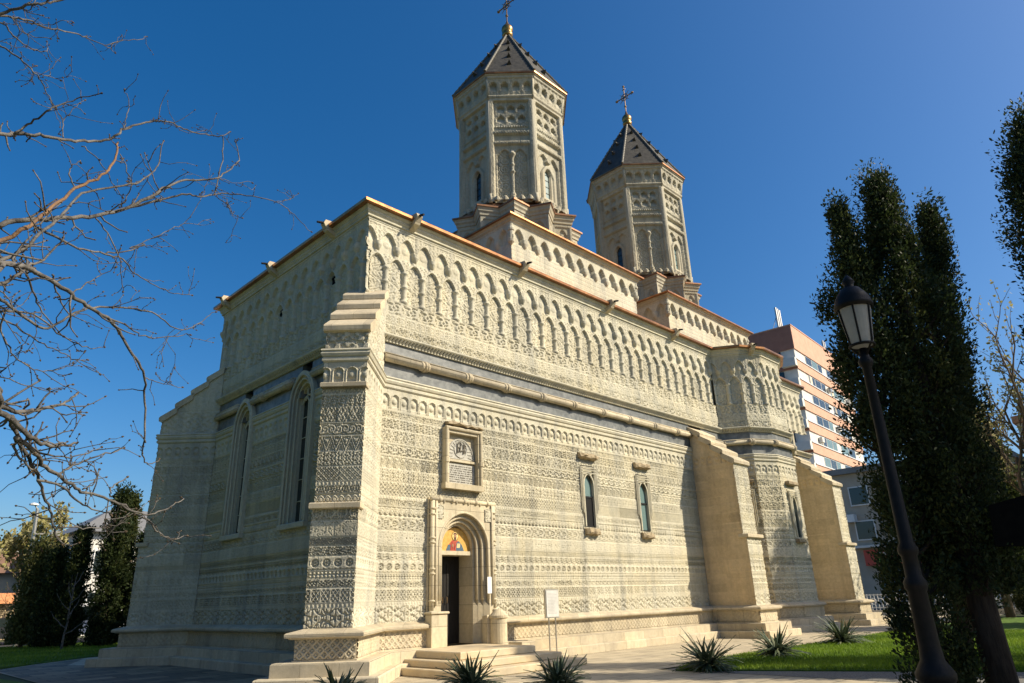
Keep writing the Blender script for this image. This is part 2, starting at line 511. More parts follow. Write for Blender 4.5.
UPPER = [(8.74, 9.10, arabesque(41, 0.5), 0.05), (9.10, 9.42, arabesque(44, 0.36), 0.05), (9.42, 9.84, arabesque(47, 0.62), 0.05)]

def med_h(u, z):
    p = 0.325
    uu = ((u/p) % 1-.5)*p; zc = 6.83
    zz = z - zc
    d = np.where(zz > 0.06, np.hypot(uu, zz-0.06), np.abs(uu))
    arch = np.where(z > 6.62, sst(0.016-np.abs(d-0.128), 0.014)*0.03, 0)
    boss = np.clip(1-(np.hypot(uu, zz)/0.085)**2, 0, 1)**0.5*0.05
    inside = np.where((d < 0.125) & (z > 6.66), -0.03, 0.0)
    return np.maximum(inside + boss, arch + inside)

def relief(u, z, bands, depth_k=1.0):
    h = np.zeros_like(u)
    for (z0, z1, p, dp) in bands:
        s = (z >= z0) & (z < z1)
        if not s.any(): continue
        H = z1-z0
        if p is None:
            h[s] = 0.012*np.cos(np.pi*2*u[s]/0.09)*np.sin(np.pi*(z[s]-z0)/H) - 0.01
        elif p == 'medallion':
            h[s] = med_h(u[s], z[s])
        else:
            bd = 0.024
            t = (z[s]-z0-bd)/(H-2*bd)
            r_ = p(u[s], np.clip(t, 0, 1), H-2*bd)
            r_ = np.where((t < 0) | (t > 1), 0.8, r_)
            gro = np.where((z[s]-z0) < 0.009, -0.014, 0)
            h[s] = (r_-1)*dp*depth_k + gro
    return h

def block_tone(u, z, bands, seed):
    """per-block albedo difference (separate quarried blocks) and vertical joints"""
    rg = np.random.default_rng(seed)
    tone = np.zeros_like(u); joint = np.zeros_like(u); wear = np.ones_like(u)
    for (z0, z1, p, dp) in bands:
        s = (z >= z0) & (z < z1)
        if not s.any(): continue
        lo = u[s].min()-1; hi = u[s].max()+1.5
        edges = [lo]
        while edges[-1] < hi: edges.append(edges[-1] + rg.uniform(0.55, 1.15))
        edges = np.array(edges)
        vals = rg.normal(0, 0.05, len(edges)+1); vals[rg.random(len(vals)) < 0.05] -= 0.09
        idx = np.searchsorted(edges, u[s])
        tone[s] = vals[idx]
        wv = np.clip(rg.normal(0.95, 0.13, len(edges)+1), 0.5, 1.2)
        if p is not None and p != 'medallion': wear[s] = wv[idx]
        dd = np.minimum(np.abs(u[s]-edges[np.clip(idx-1, 0, len(edges)-1)]), np.abs(u[s]-edges[np.clip(idx, 0, len(edges)-1)]))
        joint[s] = np.where(dd < 0.008, -0.012, 0)
    return tone, joint, wear

def grid_face(name, O, U, Nn, u0, u1, z0, z1, step, hfun, mat, parent, holes=(), seed=1, bands=None, ufun=None, off=None, zstep=None):
    """relief surface: point = O + U*u + N*h(u,z) + z; holes: functions (u,z)->bool removed"""
    nu = max(2, int(round((u1-u0)/step))+1); nz = max(2, int(round((z1-z0)/(zstep or step)))+1)
    us = np.linspace(u0, u1, nu); zs = np.linspace(z0, z1, nz)
    UU, ZZ = np.meshgrid(us, zs)
    h = hfun(UU, ZZ)
    tone = np.zeros_like(UU)
    if bands is not None:
        tone, j, wear = block_tone(UU, ZZ, bands, seed); h = h*wear + j
    h = h + RNG.normal(0, 0.0022, h.shape)
    upos = UU if ufun is None else ufun(UU, ZZ)
    hh = h if off is None else h + off(ZZ)
    O = np.array(O, float); U = np.array(U, float); Nn = np.array(Nn, float)
    V = O + upos[..., None]*U + hh[..., None]*Nn + ZZ[..., None]*np.array([0, 0, 1.0])
    idx = np.arange(nu*nz).reshape(nz, nu)
    a = idx[:-1, :-1]; b = idx[:-1, 1:]; c = idx[1:, 1:]; d = idx[1:, :-1]
    cross = np.cross(U, [0, 0, 1.0])
    quads = np.stack([a, b, c, d], -1) if cross @ Nn > 0 else np.stack([a, d, c, b], -1)
    if holes:
        uc = (UU[:-1, :-1]+UU[1:, 1:])/2; zc = (ZZ[:-1, :-1]+ZZ[1:, 1:])/2
        keep = np.ones(uc.shape, bool)
        for hf in holes: keep &= ~hf(uc, zc)
        quads = quads[keep]
    quads = quads.reshape(-1, 4)
    return mesh_np(name, V.reshape(-1, 3), quads, mat, parent, tone=tone)

# blind arcade: two staggered rows of arches, colonnettes below, hanging corbels above
def arcade_h(period, phase, single=False):
    ara = arabesque(52, period); ara2 = arabesque(57, 0.5)
    def f(u, z):
        n_ = np.random.default_rng(5)
        h = np.full_like(u, -0.13)
        # background carving inside niches
        r_ = ara2(u*1.0 + 0.13*np.sin(9*z), ((z-9.87) % 0.8)/0.8, 0.8)
        h += 0.03*r_
        # lower row: colonnettes at phase + k*period
        x = ((u-phase)/period + 0.5) % 1.0 - 0.5
        du = x*period
        da = (((u-phase)/period) % 1.0 - 0.5)*period        # from arch centre
        zc = 10.88; half = period/2
        # colonnette
        rad = 0.085 + 0.035*np.exp(-((z-10.86)/0.06)**2) + 0.03*np.exp(-((z-10.40)/0.05)**2) + 0.045*np.exp(-((z-9.92)/0.06)**2)
        col = np.sqrt(np.clip(rad**2-du**2, 0, None))
        s = (z >= 9.86) & (z < 10.95) & (np.abs(du) < rad)
        h = np.where(s, -0.11+col*1.25, h)
        # lower arches (slightly pointed): solid above the arch line
        rr = half-0.05
        arch = zc + 0.33*(1-(np.abs(da)/rr)**1.8)
        sol = (z > np.where(np.abs(da) < rr, arch, zc)) & (z >= zc-0.0)
        band = sol & (z < np.where(np.abs(da) < rr, arch, zc)+0.10)
        r2 = ara(u, np.clip((z-10.9)/0.75, 0, 1), 0.75)
        # upper row, staggered by half a period
        du2 = (((u-phase)/period) % 1.0 - 0.5)*period       # corbel centres
        da2 = (((u-phase)/period + 0.5) % 1.0 - 0.5)*period # arch centres
        mid = -0.055 + 0.028*r2
        arch2 = 11.60 + 0.38*(1-(np.abs(da2)/rr)**1.9)
        niche2 = (np.abs(da2) < rr-0.02) & (z < arch2)
        med = np.clip(1-(np.hypot(da2, z-11.62)/0.13)**4, 0, 1)*0.025
        h = np.where(sol, mid + 0.0*h, h)
        # niches of the upper row go down a little and fade onto the lower spandrels
        low2 = 11.33 - 0.12*(np.abs(da2)/rr)
        h = np.where(sol & niche2 & (z > low2), -0.085+med, h)
        h = np.where(band & ~(niche2 & (z > low2)), -0.015, h)
        # corbels
        rc = 0.115*np.clip((z-11.33)/0.16, 0, 1)**0.5
        cb = np.sqrt(np.clip(rc**2-du2**2, 0, None))*1.1
        h = np.where((z > 11.33) & (z < 11.66) & (np.abs(du2) < rc) & sol, np.maximum(h, -0.05+cb), h)
        # above upper arches: solid carved field, rim round the arch
        up = (z >= 11.60) & ~niche2
        r3 = ara(u+0.2, np.clip((z-11.6)/0.6, 0, 1), 0.6)
        h = np.where(up, -0.012+0.022*r3, h)
        rim = up & (np.abs(da2) < rr+0.02) & (z < arch2+0.07)
        h = np.where(rim, 0.018, h)
        h = np.where(z > 12.16, 0.015, h)
        return h
    return f

# ================================================================== GROUND AND SETTING
def ground_mat():
    return noise_mat('dry_soil', (0.035, 0.05, 0.018), (0.075, 0.085, 0.035), 0.4, 0.95, 0.4, 10)
g = MB(); g.add([(-600,-600,-0.02),(900,-600,-0.02),(900,900,-0.02),(-600,900,-0.02)], [(0,1,2,3)])
tag(g.build('ground', ground_mat()), kind='structure')

def paving_mat(nm='stone_paving', c1=(0.50, 0.42, 0.285), c2=(0.40, 0.34, 0.24), cm=(0.16, 0.13, 0.09)):
    mt, nt, bs = new_mat(nm)
    tc = N(nt, 'ShaderNodeTexCoord')
    mp = N(nt, 'ShaderNodeMapping'); mp.inputs['Rotation'].default_value = (0, 0, 0.03)
    nt.links.new(tc.outputs['Object'], mp.inputs['Vector'])
    br = N(nt, 'ShaderNodeTexBrick'); br.inputs['Scale'].default_value = 1.0
    br.inputs['Brick Width'].default_value = 0.92; br.inputs['Row Height'].default_value = 0.58
    br.inputs['Mortar Size'].default_value = 0.013
    br.inputs['Color1'].default_value = (*c1, 1); br.inputs['Color2'].default_value = (*c2, 1); br.inputs['Mortar'].default_value = (*cm, 1)
    nt.links.new(mp.outputs[0], br.inputs['Vector'])
    nz = N(nt, 'ShaderNodeTexNoise', Scale=1.3, Detail=7.0, Roughness=0.65)
    nt.links.new(tc.outputs['Object'], nz.inputs['Vector'])
    mr = N(nt, 'ShaderNodeMapRange'); mr.inputs['From Min'].default_value = 0.3; mr.inputs['From Max'].default_value = 0.7; mr.inputs['To Min'].default_value = 0.72; mr.inputs['To Max'].default_value = 1.12
    nt.links.new(nz.outputs['Fac'], mr.inputs['Value'])
    vm = N(nt, 'ShaderNodeVectorMath', operation='SCALE')
    nt.links.new(br.outputs['Color'], vm.inputs[0]); nt.links.new(mr.outputs[0], vm.inputs['Scale'])
    nt.links.new(vm.outputs[0], bs.inputs['Base Color'])
    bs.inputs['Roughness'].default_value = 0.8
    bp = N(nt, 'ShaderNodeBump', Strength=0.5, Distance=0.01); nt.links.new(br.outputs['Fac'], bp.inputs['Height']); bp.invert = True
    n2 = N(nt, 'ShaderNodeTexNoise', Scale=25.0, Detail=4.0); nt.links.new(tc.outputs['Object'], n2.inputs['Vector'])
    b2 = N(nt, 'ShaderNodeBump', Strength=0.3, Distance=0.01); nt.links.new(n2.outputs['Fac'], b2.inputs['Height']); nt.links.new(bp.outputs[0], b2.inputs['Normal'])
    nt.links.new(b2.outputs[0], bs.inputs['Normal'])
    return mt
M['paving'] = paving_mat()
M['lawn'] = noise_mat('lawn_soil_and_grass', (0.05, 0.10, 0.010), (0.10, 0.18, 0.018), 4.5, 0.95, 0.9, 40, c3=(0.10, 0.13, 0.03), scale3=0.7)
M['gravel'] = noise_mat('grey_gravel', (0.10, 0.095, 0.085), (0.26, 0.25, 0.225), 28, 0.95, 1.0, 45)
M['asphalt'] = noise_mat('asphalt', (0.045, 0.045, 0.045), (0.075, 0.073, 0.07), 9, 0.9, 0.5, 60)
p = MB(); p.add([(-5.2,-34,0.0),(5.0,-34,0.0),(5.0,-5.2,0.0),(60,-5.2,0.0),(60,16,0.0),(-1.0,16.4,0.0),(-3.2,14.4,0.0),(-4.6,12.6,0.0)], [(0,1,2,3,4,5,6,7)])
tag(p.build('paved_path', M['paving']), kind='structure')
M['flag'] = paving_mat('dark_flagstone', (0.34, 0.27, 0.17), (0.12, 0.10, 0.07), (0.03, 0.026, 0.02))
p = MB(); p.add([(-4.9,-2.6,0.004),(-2.9,-2.6,0.004),(-0.6,0.2,0.004),(-0.6,9.8,0.004),(-2.6,12.6,0.004),(-1.2,16.0,0.004),(-3.2,14.2,0.004),(-4.5,12.6,0.004)], [(0,1,2,3,4,5,6,7)])
tag(p.build('flagstone_path', M['flag']), kind='structure')
# lawn to the right of the path, with an earth edge; lawn to the left behind the church
def lawn_obj(pts, z):
    q = MB(); n = len(pts)
    q.add([(x, y, z) for x, y in pts] + [(x, y, z-0.10) for x, y in pts], [tuple(range(n))] + [(i, n+i, n+(i+1) % n, (i+1) % n) for i in range(n)])
    return tag(q.build('lawn', M['lawn']), kind='structure')
LAWN_R = [(4.9,-5.75),(6.2,-5.3),(9.3,-5.1),(15,-5.25),(22,-5.3),(34,-5.2),(36.5,-13),(34,-30),(12.5,-30),(8.6,-13.6),(6.6,-9.4)]
LAWN_L = [(-30,13.2),(-8,13.4),(-4.4,13.6),(-2.4,15.2),(1.0,18.8),(9,22),(30,22),(30,31),(-30,31)]
LAWN_S = [(-30,-2),(-5.0,-2),(-4.95,6.5),(-5.2,9.6),(-30,9.6)]
for L_ in (LAWN_R, LAWN_L, LAWN_S): lawn_obj(L_, 0.03)
r = MB(); r.add([(5.02,-34,0.004),(40,-34,0.004),(36.6,-13,0.004),(34.1,-5.4,0.004),(5.02,-5.4,0.004)], [(0,1,2,3,4)])
tag(r.build('gravel_walk', M['gravel']), kind='structure')
r = MB(); r.add([(42,-80,0.006),(54,-80,0.006),(54,120,0.006),(42,120,0.006)], [(0,1,2,3)])
tag(r.build('road', M['asphalt']), kind='structure')
r = MB(); r.add([(-200,33,0.006),(41.9,33,0.006),(41.9,42,0.006),(-200,42,0.006)], [(0,1,2,3)])
tag(r.build('street', M['asphalt']), kind='structure')

# ================================================================== CHURCH
church = thing('church', (0, 0, 0), 'pale carved stone church with two octagonal towers and copper eaves', 'church')
S2 = math.sqrt(0.5)
W_ = 10.0
APSE = [(19.4,0),(20.1,-1.10),(21.25,-1.65),(23.15,-1.65),(24.3,-1.10),(25.0,0)]
PORT = (2.33, 4.72)

# --- inner masonry core that closes the building behind the carved faces
c = MB()
c.prism([(0.62,1.0),(29.2,0.62),(31.9,3.0),(31.9,7.0),(29.2,9.95),(0.62,9.95)], 0.0, 12.4)
c.prism([(19.9,0.62),(20.4,-0.75),(21.4,-1.25),(23.0,-1.25),(24.0,-0.75),(24.6,0.62)], 0.0, 12.4)
c.box(0.05,9.80,0.0,0.62,9.95,12.4)
c.build('wall', M['stone_grey'], church)

WIN_W = [(3.05, 0.74), (6.98, 0.70)]      # west windows: centre y, outer half width
WZ0, WSPR, WAP = 3.72, 7.30, 8.26
def west_hole(cy, hw):
    def f(u, z):
        top = WSPR + (WAP-WSPR)*np.sqrt(np.clip(1-(np.abs(u-cy)/hw)**2.0, 0, 1))
        return (np.abs(u-cy) < hw-0.06) & (z > WZ0+0.05) & (z < top-0.06)
    return f
S_WIN = [(9.42, 4.75), (12.70, 4.72)]
def rect_hole(a, b, c_, d): return lambda u, z: (u > a) & (u < b) & (z > c_) & (z < d)
s_holes = [rect_hole(PORT[0]+0.05, PORT[1]-0.05, 0, 4.24), rect_hole(2.88, 4.20, 4.68, 6.34)] + [rect_hole(cx-0.38, cx+0.38, 3.84, 5.96) for cx, _ in S_WIN]
low = lambda u, z: relief(u, z, BANDS)
low_w = lambda u, z: relief(u, z, BANDS, 1.7)
upp = lambda u, z: relief(u, z, UPPER)
Sf = ((0,0,0),(1,0,0),(0,-1,0))
Wf = ((0,0,0),(0,1,0),(-1,0,0))
grid_face('carved_wall_face', *Sf, 0.60, 9.0, 1.10, 7.17, 0.016, low, M['stone'], church, s_holes, 1, BANDS)
grid_face('carved_wall_face', *Sf, 9.0, 17.3, 1.10, 7.17, 0.020, low, M['stone'], church, s_holes, 2, BANDS)
grid_face('carved_wall_face', *Sf, 17.3, 19.4, 1.10, 7.17, 0.03, low, M['stone'], church, (), 3, BANDS)
grid_face('carved_wall_face', *Sf, 25.0, 29.4, 1.10, 7.17, 0.05, low, M['stone'], church, (), 4, BANDS)
grid_face('carved_wall_face', *Wf, 0.60, 9.40, 1.10, 7.17, 0.020, low_w, M['stone'], church, [west_hole(*w) for w in WIN_W], 5, BANDS)
grid_face('carved_wall_face', *Wf, 0.0, 10.0, 8.70, 9.86, 0.024, upp, M['stone'], church, (), 6, UPPER)
grid_face('carved_wall_face', *Sf, 0.0, 10.0, 8.70, 9.86, 0.020, upp, M['stone'], church, (), 7, UPPER)
grid_face('carved_wall_face', *Sf, 10.0, 19.4, 8.70, 9.86, 0.026, upp, M['stone'], church, (), 8, UPPER)
ARC = [(9.86, 12.26, None, 0)]
def arc_face(O, U, Nn, u0, u1, phase, period, step, seed, holes=()):
    return grid_face('blind_arcade', O, U, Nn, u0, u1, 9.86, 12.26, step, arcade_h(period, phase), M['stone'], church, holes, seed, [(9.86,10.88,None,0),(10.88,11.5,None,0),(11.5,12.26,None,0)], zstep=step)
arc_face(*Sf, 0.0, 9.3, 1.39, 0.675, 0.0165, 9)
arc_face(*Sf, 9.3, 19.4, 1.39, 0.675, 0.021, 10)
arc_face(*Sf, 25.0, 29.4, 25.3, 0.675, 0.05, 11)
vent_u = [2.02 + 0.6667*0.5*0 , 5.35]
w_holes = [lambda u, z, a=a: (np.hypot((u-a), (z-10.95)*0.8) < 0.12) for a in (1.99, 5.33)]
arc_face(*Wf, 0.0, 10.0, 0.325, 0.6667, 0.021, 12, w_holes)

# --- apse facets
for i in range(5):
    a = np.array([*APSE[i], 0.0]); b = np.array([*APSE[i+1], 0.0]); L = np.linalg.norm(b-a); U = (b-a)/L
    Nn = np.array([U[1], -U[0], 0])
    st = 0.026 if i < 3 else 0.05
    k = 3 if i == 2 else 2
    grid_face('carved_apse_face', a, U, Nn, 0, L, 1.10, 7.17, st, low_w if i == 0 else low, M['stone'], church, (), 20+i, BANDS)
    grid_face('carved_apse_face', a, U, Nn, 0, L, 8.70, 9.86, st, upp, M['stone'], church, (), 30+i, UPPER)
    arc_face(a, U, Nn, 0, L, 0.0, L/k, st*0.8, 40+i)

# --- buttresses
BUTTS = {}
def buttress(O, d, e, hw, s0, zc, s_low, s_up, steps, st_f, st_a, st_b, seed, front_ledge=False, side_mat=None):
    O = np.array([*O, 0.0]); d = np.array([*d, 0.0]); e = np.array([*e, 0.0])
    b = MB()
    slope = 0.96
    top_z = zc + (s_up - s0)*slope
    prof = [(s0-0.05, 0.6), (s_low-0.08, 0.6), (s_low-0.08, 3.68), (s_up-0.08, 3.72), (s_up-0.08, zc), (s0-0.05, zc+(s_up-0.08-s0+0.05)*slope)]
    b.extrude_poly([O + d*s + np.array([0,0,z]) - e*(hw-0.06) for s, z in prof], e*2*(hw-0.06))
    root = b.build('buttress', M['stone'], church)
    # carved front
    hf = lambda u, z: relief(u, z, BANDS, 1.1)
    grid_face('carved_buttress_face', O + d*s_low, e, d, -hw, hw, 1.10, 3.66, st_f, hf, M['stone'], root, (), seed, BANDS)
    top_b = BANDS + [(7.17, 7.50, None, 0), (7.50, 8.3, arabesque(61, 0.7), 0.036)]
    grid_face('carved_buttress_face', O + d*s_up, e, d, -hw, hw, 3.66, zc, st_f, lambda u, z: relief(u, z, top_b), M['stone'], root, (), seed+1, top_b)
    side_b = top_b + [(8.3, 9.2, arabesque(63, 0.7), 0.03), (9.2, 10.2, arabesque(64, 0.7), 0.03)]
    for sg, st in ((-1, st_a), (1, st_b)):
        hol = [lambda u, z: (u > s_up) & (z > 3.68), lambda u, z: z > zc + (s_up-u)*slope]
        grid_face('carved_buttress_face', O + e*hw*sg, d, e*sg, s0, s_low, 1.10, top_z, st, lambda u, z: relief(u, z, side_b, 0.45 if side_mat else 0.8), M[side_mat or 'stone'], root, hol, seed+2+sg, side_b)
    # sloping cap of overlapping slabs
    n = steps
    for i in range(n):
        s_i = s_up + 0.08 - (s_up - s0)*i/n
        z_i = zc + (s_up - s0)*slope*i/n
        q = MB()
        run = (s_up - s0)/n
        ov = 0.06
        pr = [(s_i, z_i-0.02), (s_i+0.015, z_i+0.10), (s_i-0.02, z_i+0.15), (s_i-run-0.10, z_i+0.15+run*slope*0.75), (s_i-run-0.10, z_i-0.02+run*slope*0.6), (s_i-0.10, z_i-0.06)]
        q.extrude_poly([O + d*s + np.array([0,0,z]) - e*(hw+ov) for s, z in pr], e*2*(hw+ov))
        q.build('cap_slab', M['stone_warm'], root)
    # ledge at mid height and moulding round the three faces
    q = MB()
    o2 = O[:2]
    P = [o2 + d[:2]*(s_low-0.25) - e[:2]*hw, o2 + d[:2]*s_low - e[:2]*hw, o2 + d[:2]*s_low + e[:2]*hw, o2 + d[:2]*(s_low-0.25) + e[:2]*hw]
    side = 1 if (e[0]*d[1]-e[1]*d[0]) < 0 else -1
    q.frame_box(O, e, d, -hw-0.05, hw+0.05, s_up-0.2, s_low+0.10, 3.62, 3.76, 0.02)
    if front_ledge:
        q.build('ledge', M['stone_warm'], root); q = MB()
        q.frame_box(O, e, d, -hw-0.03, hw+0.03, s_up-0.2, s_up+0.12, 6.50, 6.62, 0.015)
    q.build('ledge', M['stone_warm'], root)
    return root
buttress((0,0), (-S2,-S2), (S2,-S2), 0.525, -0.50, 8.0, 1.85, 1.70, 4, 0.013, 0.03, 0.020, 60, True)
buttress((0,W_), (-S2,S2), (S2,S2), 0.525, -0.50, 8.0, 1.66, 1.54, 4, 0.05, 0.024, 0.06, 70)
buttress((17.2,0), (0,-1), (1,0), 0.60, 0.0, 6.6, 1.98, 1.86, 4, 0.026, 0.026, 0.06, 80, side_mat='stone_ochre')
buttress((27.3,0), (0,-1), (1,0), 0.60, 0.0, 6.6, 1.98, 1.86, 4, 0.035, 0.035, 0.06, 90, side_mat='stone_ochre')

# --- plinth, steps and ledges following the outline
def butt_pts(O, d, e, hw, s0, s1):
    O = np.array(O); d = np.array(d); e = np.array(e)
    return [tuple(O+d*s0-e*hw), tuple(O+d*s1-e*hw), tuple(O+d*s1+e*hw), tuple(O+d*s0+e*hw)]
d1 = np.array([-S2, S2]); e1 = np.array([-S2, -S2])
d2 = np.array([-S2, -S2]); e2 = np.array([S2, -S2])
LOW_A = [(31, W_)] + butt_pts((0,W_), d1, e1, 0.525, -0.525, 1.66) + butt_pts((0,0), d2, e2, 0.525, -0.525, 1.85) + [(PORT[0], 0)]
LOW_B = [(PORT[1], 0), (16.6,0),(16.6,-1.98),(17.8,-1.98),(17.8,0)] + APSE + [(26.7,0),(26.7,-1.98),(27.9,-1.98),(27.9,0),(29.4,0)]
PROF_STEP1 = [(0.25,0.0),(0.72,0.0),(0.72,0.225),(0.70,0.25),(0.25,0.25)]
PROF_STEP2 = [(0.10,0.245),(0.48,0.245),(0.48,0.49),(0.46,0.515),(0.10,0.515)]
PROF_FRZ = [(0.05,0.51),(0.15,0.51),(0.15,0.545),(0.12,0.55),(0.12,0.96),(0.0,0.96)]
PROF_LEDGE = [(0.05,0.945),(0.20,0.945),(0.25,0.975),(0.30,0.985),(0.30,1.05),(0.27,1.075),(-0.05,1.15)]
for nm, pf, mt in (('base_step', PROF_STEP1, 'stone_warm'), ('base_step', PROF_STEP2, 'stone_warm'), ('plinth', PROF_FRZ, 'stone_warm'), ('plinth_ledge', PROF_LEDGE, 'stone_warm')):
    for P in (LOW_A, LOW_B):
        q = MB(); q.sweep(miter_path(P), pf); q.build(nm, M[mt], church)
def plinth_h(u, z):
    t = np.clip((z-0.56)/(0.94-0.56), 0, 1); H = 0.38
    d_ = pat_tongue(0.17)(u, t, H)
    v = t*H
    la = np.maximum(sst(tri((u+v)/0.17)-0.62, .2), sst(tri((u-v)/0.17)-0.62, .2))
    bo = sst(0.45-tri((u+v)/0.17)-tri((u-v)/0.17), .3)
    return np.maximum(la, bo)*0.035
def plinth_face(a, b, st):
    a = np.array([*a, 0.0]); b = np.array([*b, 0.0]); L = np.linalg.norm(b-a); U = (b-a)/L; Nn = np.array([U[1], -U[0], 0])
    grid_face('carved_plinth_frieze', a + Nn*0.122, U, Nn, -0.10, L+0.10, 0.56, 0.94, st, plinth_h, M['stone_warm'], church, (), 1)
bp2 = butt_pts((0,0), d2, e2, 0.525, -0.525, 1.85); bp1 = butt_pts((0,W_), d1, e1, 0.525, -0.525, 1.66)
plinth_face(bp1[3], bp2[0], 0.025); plinth_face(bp2[1], bp2[2], 0.013); plinth_face(bp2[2], bp2[3], 0.018); plinth_face(bp2[3], (PORT[0]-.1, 0), 0.018)
plinth_face((PORT[1]+.1, 0), (16.6, 0), 0.020); plinth_face((16.6,0), (16.6,-1.98), 0.025); plinth_face((16.6,-1.98), (17.8,-1.98), 0.025)
plinth_face(bp1[2], bp1[3], 0.03)
for i in range(3): plinth_face(APSE[i], APSE[i+1], 0.03)
plinth_face((26.7,0),(26.7,-1.98),0.03); plinth_face((26.7,-1.98),(27.9,-1.98),0.03)

# --- string course, marble band, roll moulding, dentil cornice
UP_A = [(31, W_)] + butt_pts((0,W_), d1, e1, 0.525, -0.525, 1.54) + [(0, WIN_W[1][0]+WIN_W[1][1])]
UP_B = [(0, WIN_W[1][0]-WIN_W[1][1]), (0, WIN_W[0][0]+WIN_W[0][1])]
UP_C = [(0, WIN_W[0][0]-WIN_W[0][1])] + butt_pts((0,0), d2, e2, 0.525, -0.525, 1.70) + [(16.6,0)]
UP_D = [(17.8,0)] + APSE + [(26.7,0)]
UP_E = [(27.9,0),(29.4,0),(32.2,2.8)]
PROF_STR = [(-0.03,7.165),(0.02,7.17),(0.05,7.20),(0.05,7.26),(0.02,7.29),(0.06,7.32),(0.085,7.38),(0.06,7.43),(0.09,7.46),(0.07,7.50),(-0.04,7.515)]
for P in (UP_A, UP_B, UP_C, UP_D, UP_E):
    q = MB(); q.sweep(miter_path(P), PROF_STR); q.build('string_course', M['stone'], church)
MB_SEG = [[(0, 9.30), (0, WIN_W[1][0]+0.3)], [(0, WIN_W[1][0]-0.3), (0, WIN_W[0][0]+0.3)], [(0, WIN_W[0][0]-0.3), (0, 0.70)], [(0.70, 0), (16.7, 0)], [(17.7, 0)] + APSE + [(26.8, 0)], [(27.8, 0), (29.4, 0)]]
def cut_ends(P, a, b):
    P = [np.array(p, float) for p in P]
    d_ = P[1]-P[0]; d_ /= np.linalg.norm(d_); P[0] = P[0] + d_*a
    d_ = P[-2]-P[-1]; d_ /= np.linalg.norm(d_); P[-1] = P[-1] + d_*b
    return [tuple(p) for p in P]
for si, P in enumerate(MB_SEG):
    q = MB(); q.sweep(miter_path(P), [(-0.3,7.50),(-0.035,7.50),(-0.035,8.55),(-0.3,8.55)]); q.build('marble_band', M['marble'], church)
    # roll moulding with knots
    P2 = cut_ends(P, 0.0, 0.0)
    if si == 0: P2 = cut_ends(P, 0.0, 0.22)
    if si == 1: P2 = cut_ends(P, 0.22, 0.24)
    if si == 2: P2 = cut_ends(P, 0.24, 0.0)
    pth = miter_path(P2)
    q = MB()
    pts = [(p[0]+n_[0]*0.07, p[1]+n_[1]*0.07, 8.03) for p, n_ in pth]
    q.tube(pts, 0.110, 12)
    q.sweep(pth, [(-0.04,8.12),(0.06,8.12),(0.12,8.15),(0.12,8.18),(-0.04,8.20)])
    for i in range(len(pts)-1):
        a = np.array(pts[i]); b = np.array(pts[i+1]); L = np.linalg.norm(b-a); t = (b-a)/L
        ks = [0.0] if (L < 2.4 and i > 0) else []
        if L > 2.4:
            off = 1.38 if si == 3 else 0.8
            while off < L-0.3:
                ks.append(off); off += 1.68
        for k in ks:
            cpt = a + t*k
            for dk, rr in ((-0.10, 0.14), (0.0, 0.165), (0.10, 0.14)):
                q.tube([cpt + t*(dk-0.045), cpt + t*(dk-0.02), cpt + t*(dk+0.02), cpt + t*(dk+0.045)], [0.125, rr, rr, 0.125], 12)
    q.build('roll_moulding', M['stone_warm'], church, smooth=True)
DENT = [[(0, 9.42), (0, 0.0)], [(0.0, 0), (19.4, 0)] + APSE[1:] + [(29.4, 0)]]
PROF_DEN = [(-0.04,8.53),(0.03,8.53),(0.04,8.64),(0.14,8.67),(0.165,8.70),(0.165,8.74),(-0.03,8.80)]
for P in DENT:
    pth = miter_path(P)
    q = MB(); q.sweep(pth, PROF_DEN)
    for i in range(len(P)-1):
        a = np.array([*P[i], 0.0]); b = np.array([*P[i+1], 0.0]); L = np.linalg.norm(b-a); U = (b-a)/L; Nn = np.array([U[1], -U[0], 0])
        n_ = max(3, int(L/0.115))
        for k in range(n_):
            u = (k+0.5)*L/n_
            q.tube([a+U*(u-.022)+Nn*.02+np.array([0,0,8.565]), a+U*(u+.03)+Nn*.12+np.array([0,0,8.665])], 0.036, 6)
    q.build('dentil_cornice', M['stone'], church)

# --- top cornice, copper eave and low main roof
TOP = [(29.4, W_), (0, W_), (0, 0), (19.4, 0)] + APSE[1:] + [(29.4, 0), (32.3, 2.9), (32.3, 7.1)]
PROF_TOP = [(-0.05,12.22),(0.03,12.23),(0.03,12.29),(0.08,12.30),(0.08,12.36),(0.13,12.42),(0.13,12.48),(0.19,12.54),(0.20,12.57),(-0.1,12.57)]
PROF_EAVE = [(0.05,12.575),(0.325,12.575),(0.335,12.585),(0.345,12.665),(0.33,12.685),(-0.6,12.84)]
pth = miter_path(TOP, closed=True)
q = MB(); q.sweep(pth, PROF_TOP, closed=True); q.build('cornice', M['stone'], church)
q = MB(); q.sweep(pth, PROF_EAVE, closed=True); q.build('copper_eave', M['copper'], church)
q = MB()
q.add([(0.5,9.5,12.8),(0.5,0.5,12.8),(29.2,0.5,12.8),(31.8,3,12.8),(31.8,7,12.8),(29.2,9.5,12.8),(6,5,15.2),(27.5,5,15.2)],
      [(0,1,6),(1,2,7,6),(2,3,7),(3,4,7),(4,5,7),(5,0,6,7)])
q.add([(19.5,0.6,12.8),(20.2,-1.0,12.8),(21.3,-1.5,12.8),(23.1,-1.5,12.8),(24.2,-1.0,12.8),(24.9,0.6,12.8),(22.2,2.2,13.6)], [(0,1,6),(1,2,6),(2,3,6),(3,4,6),(4,5,6)])
q.build('roof', M['copper_dull'], church)

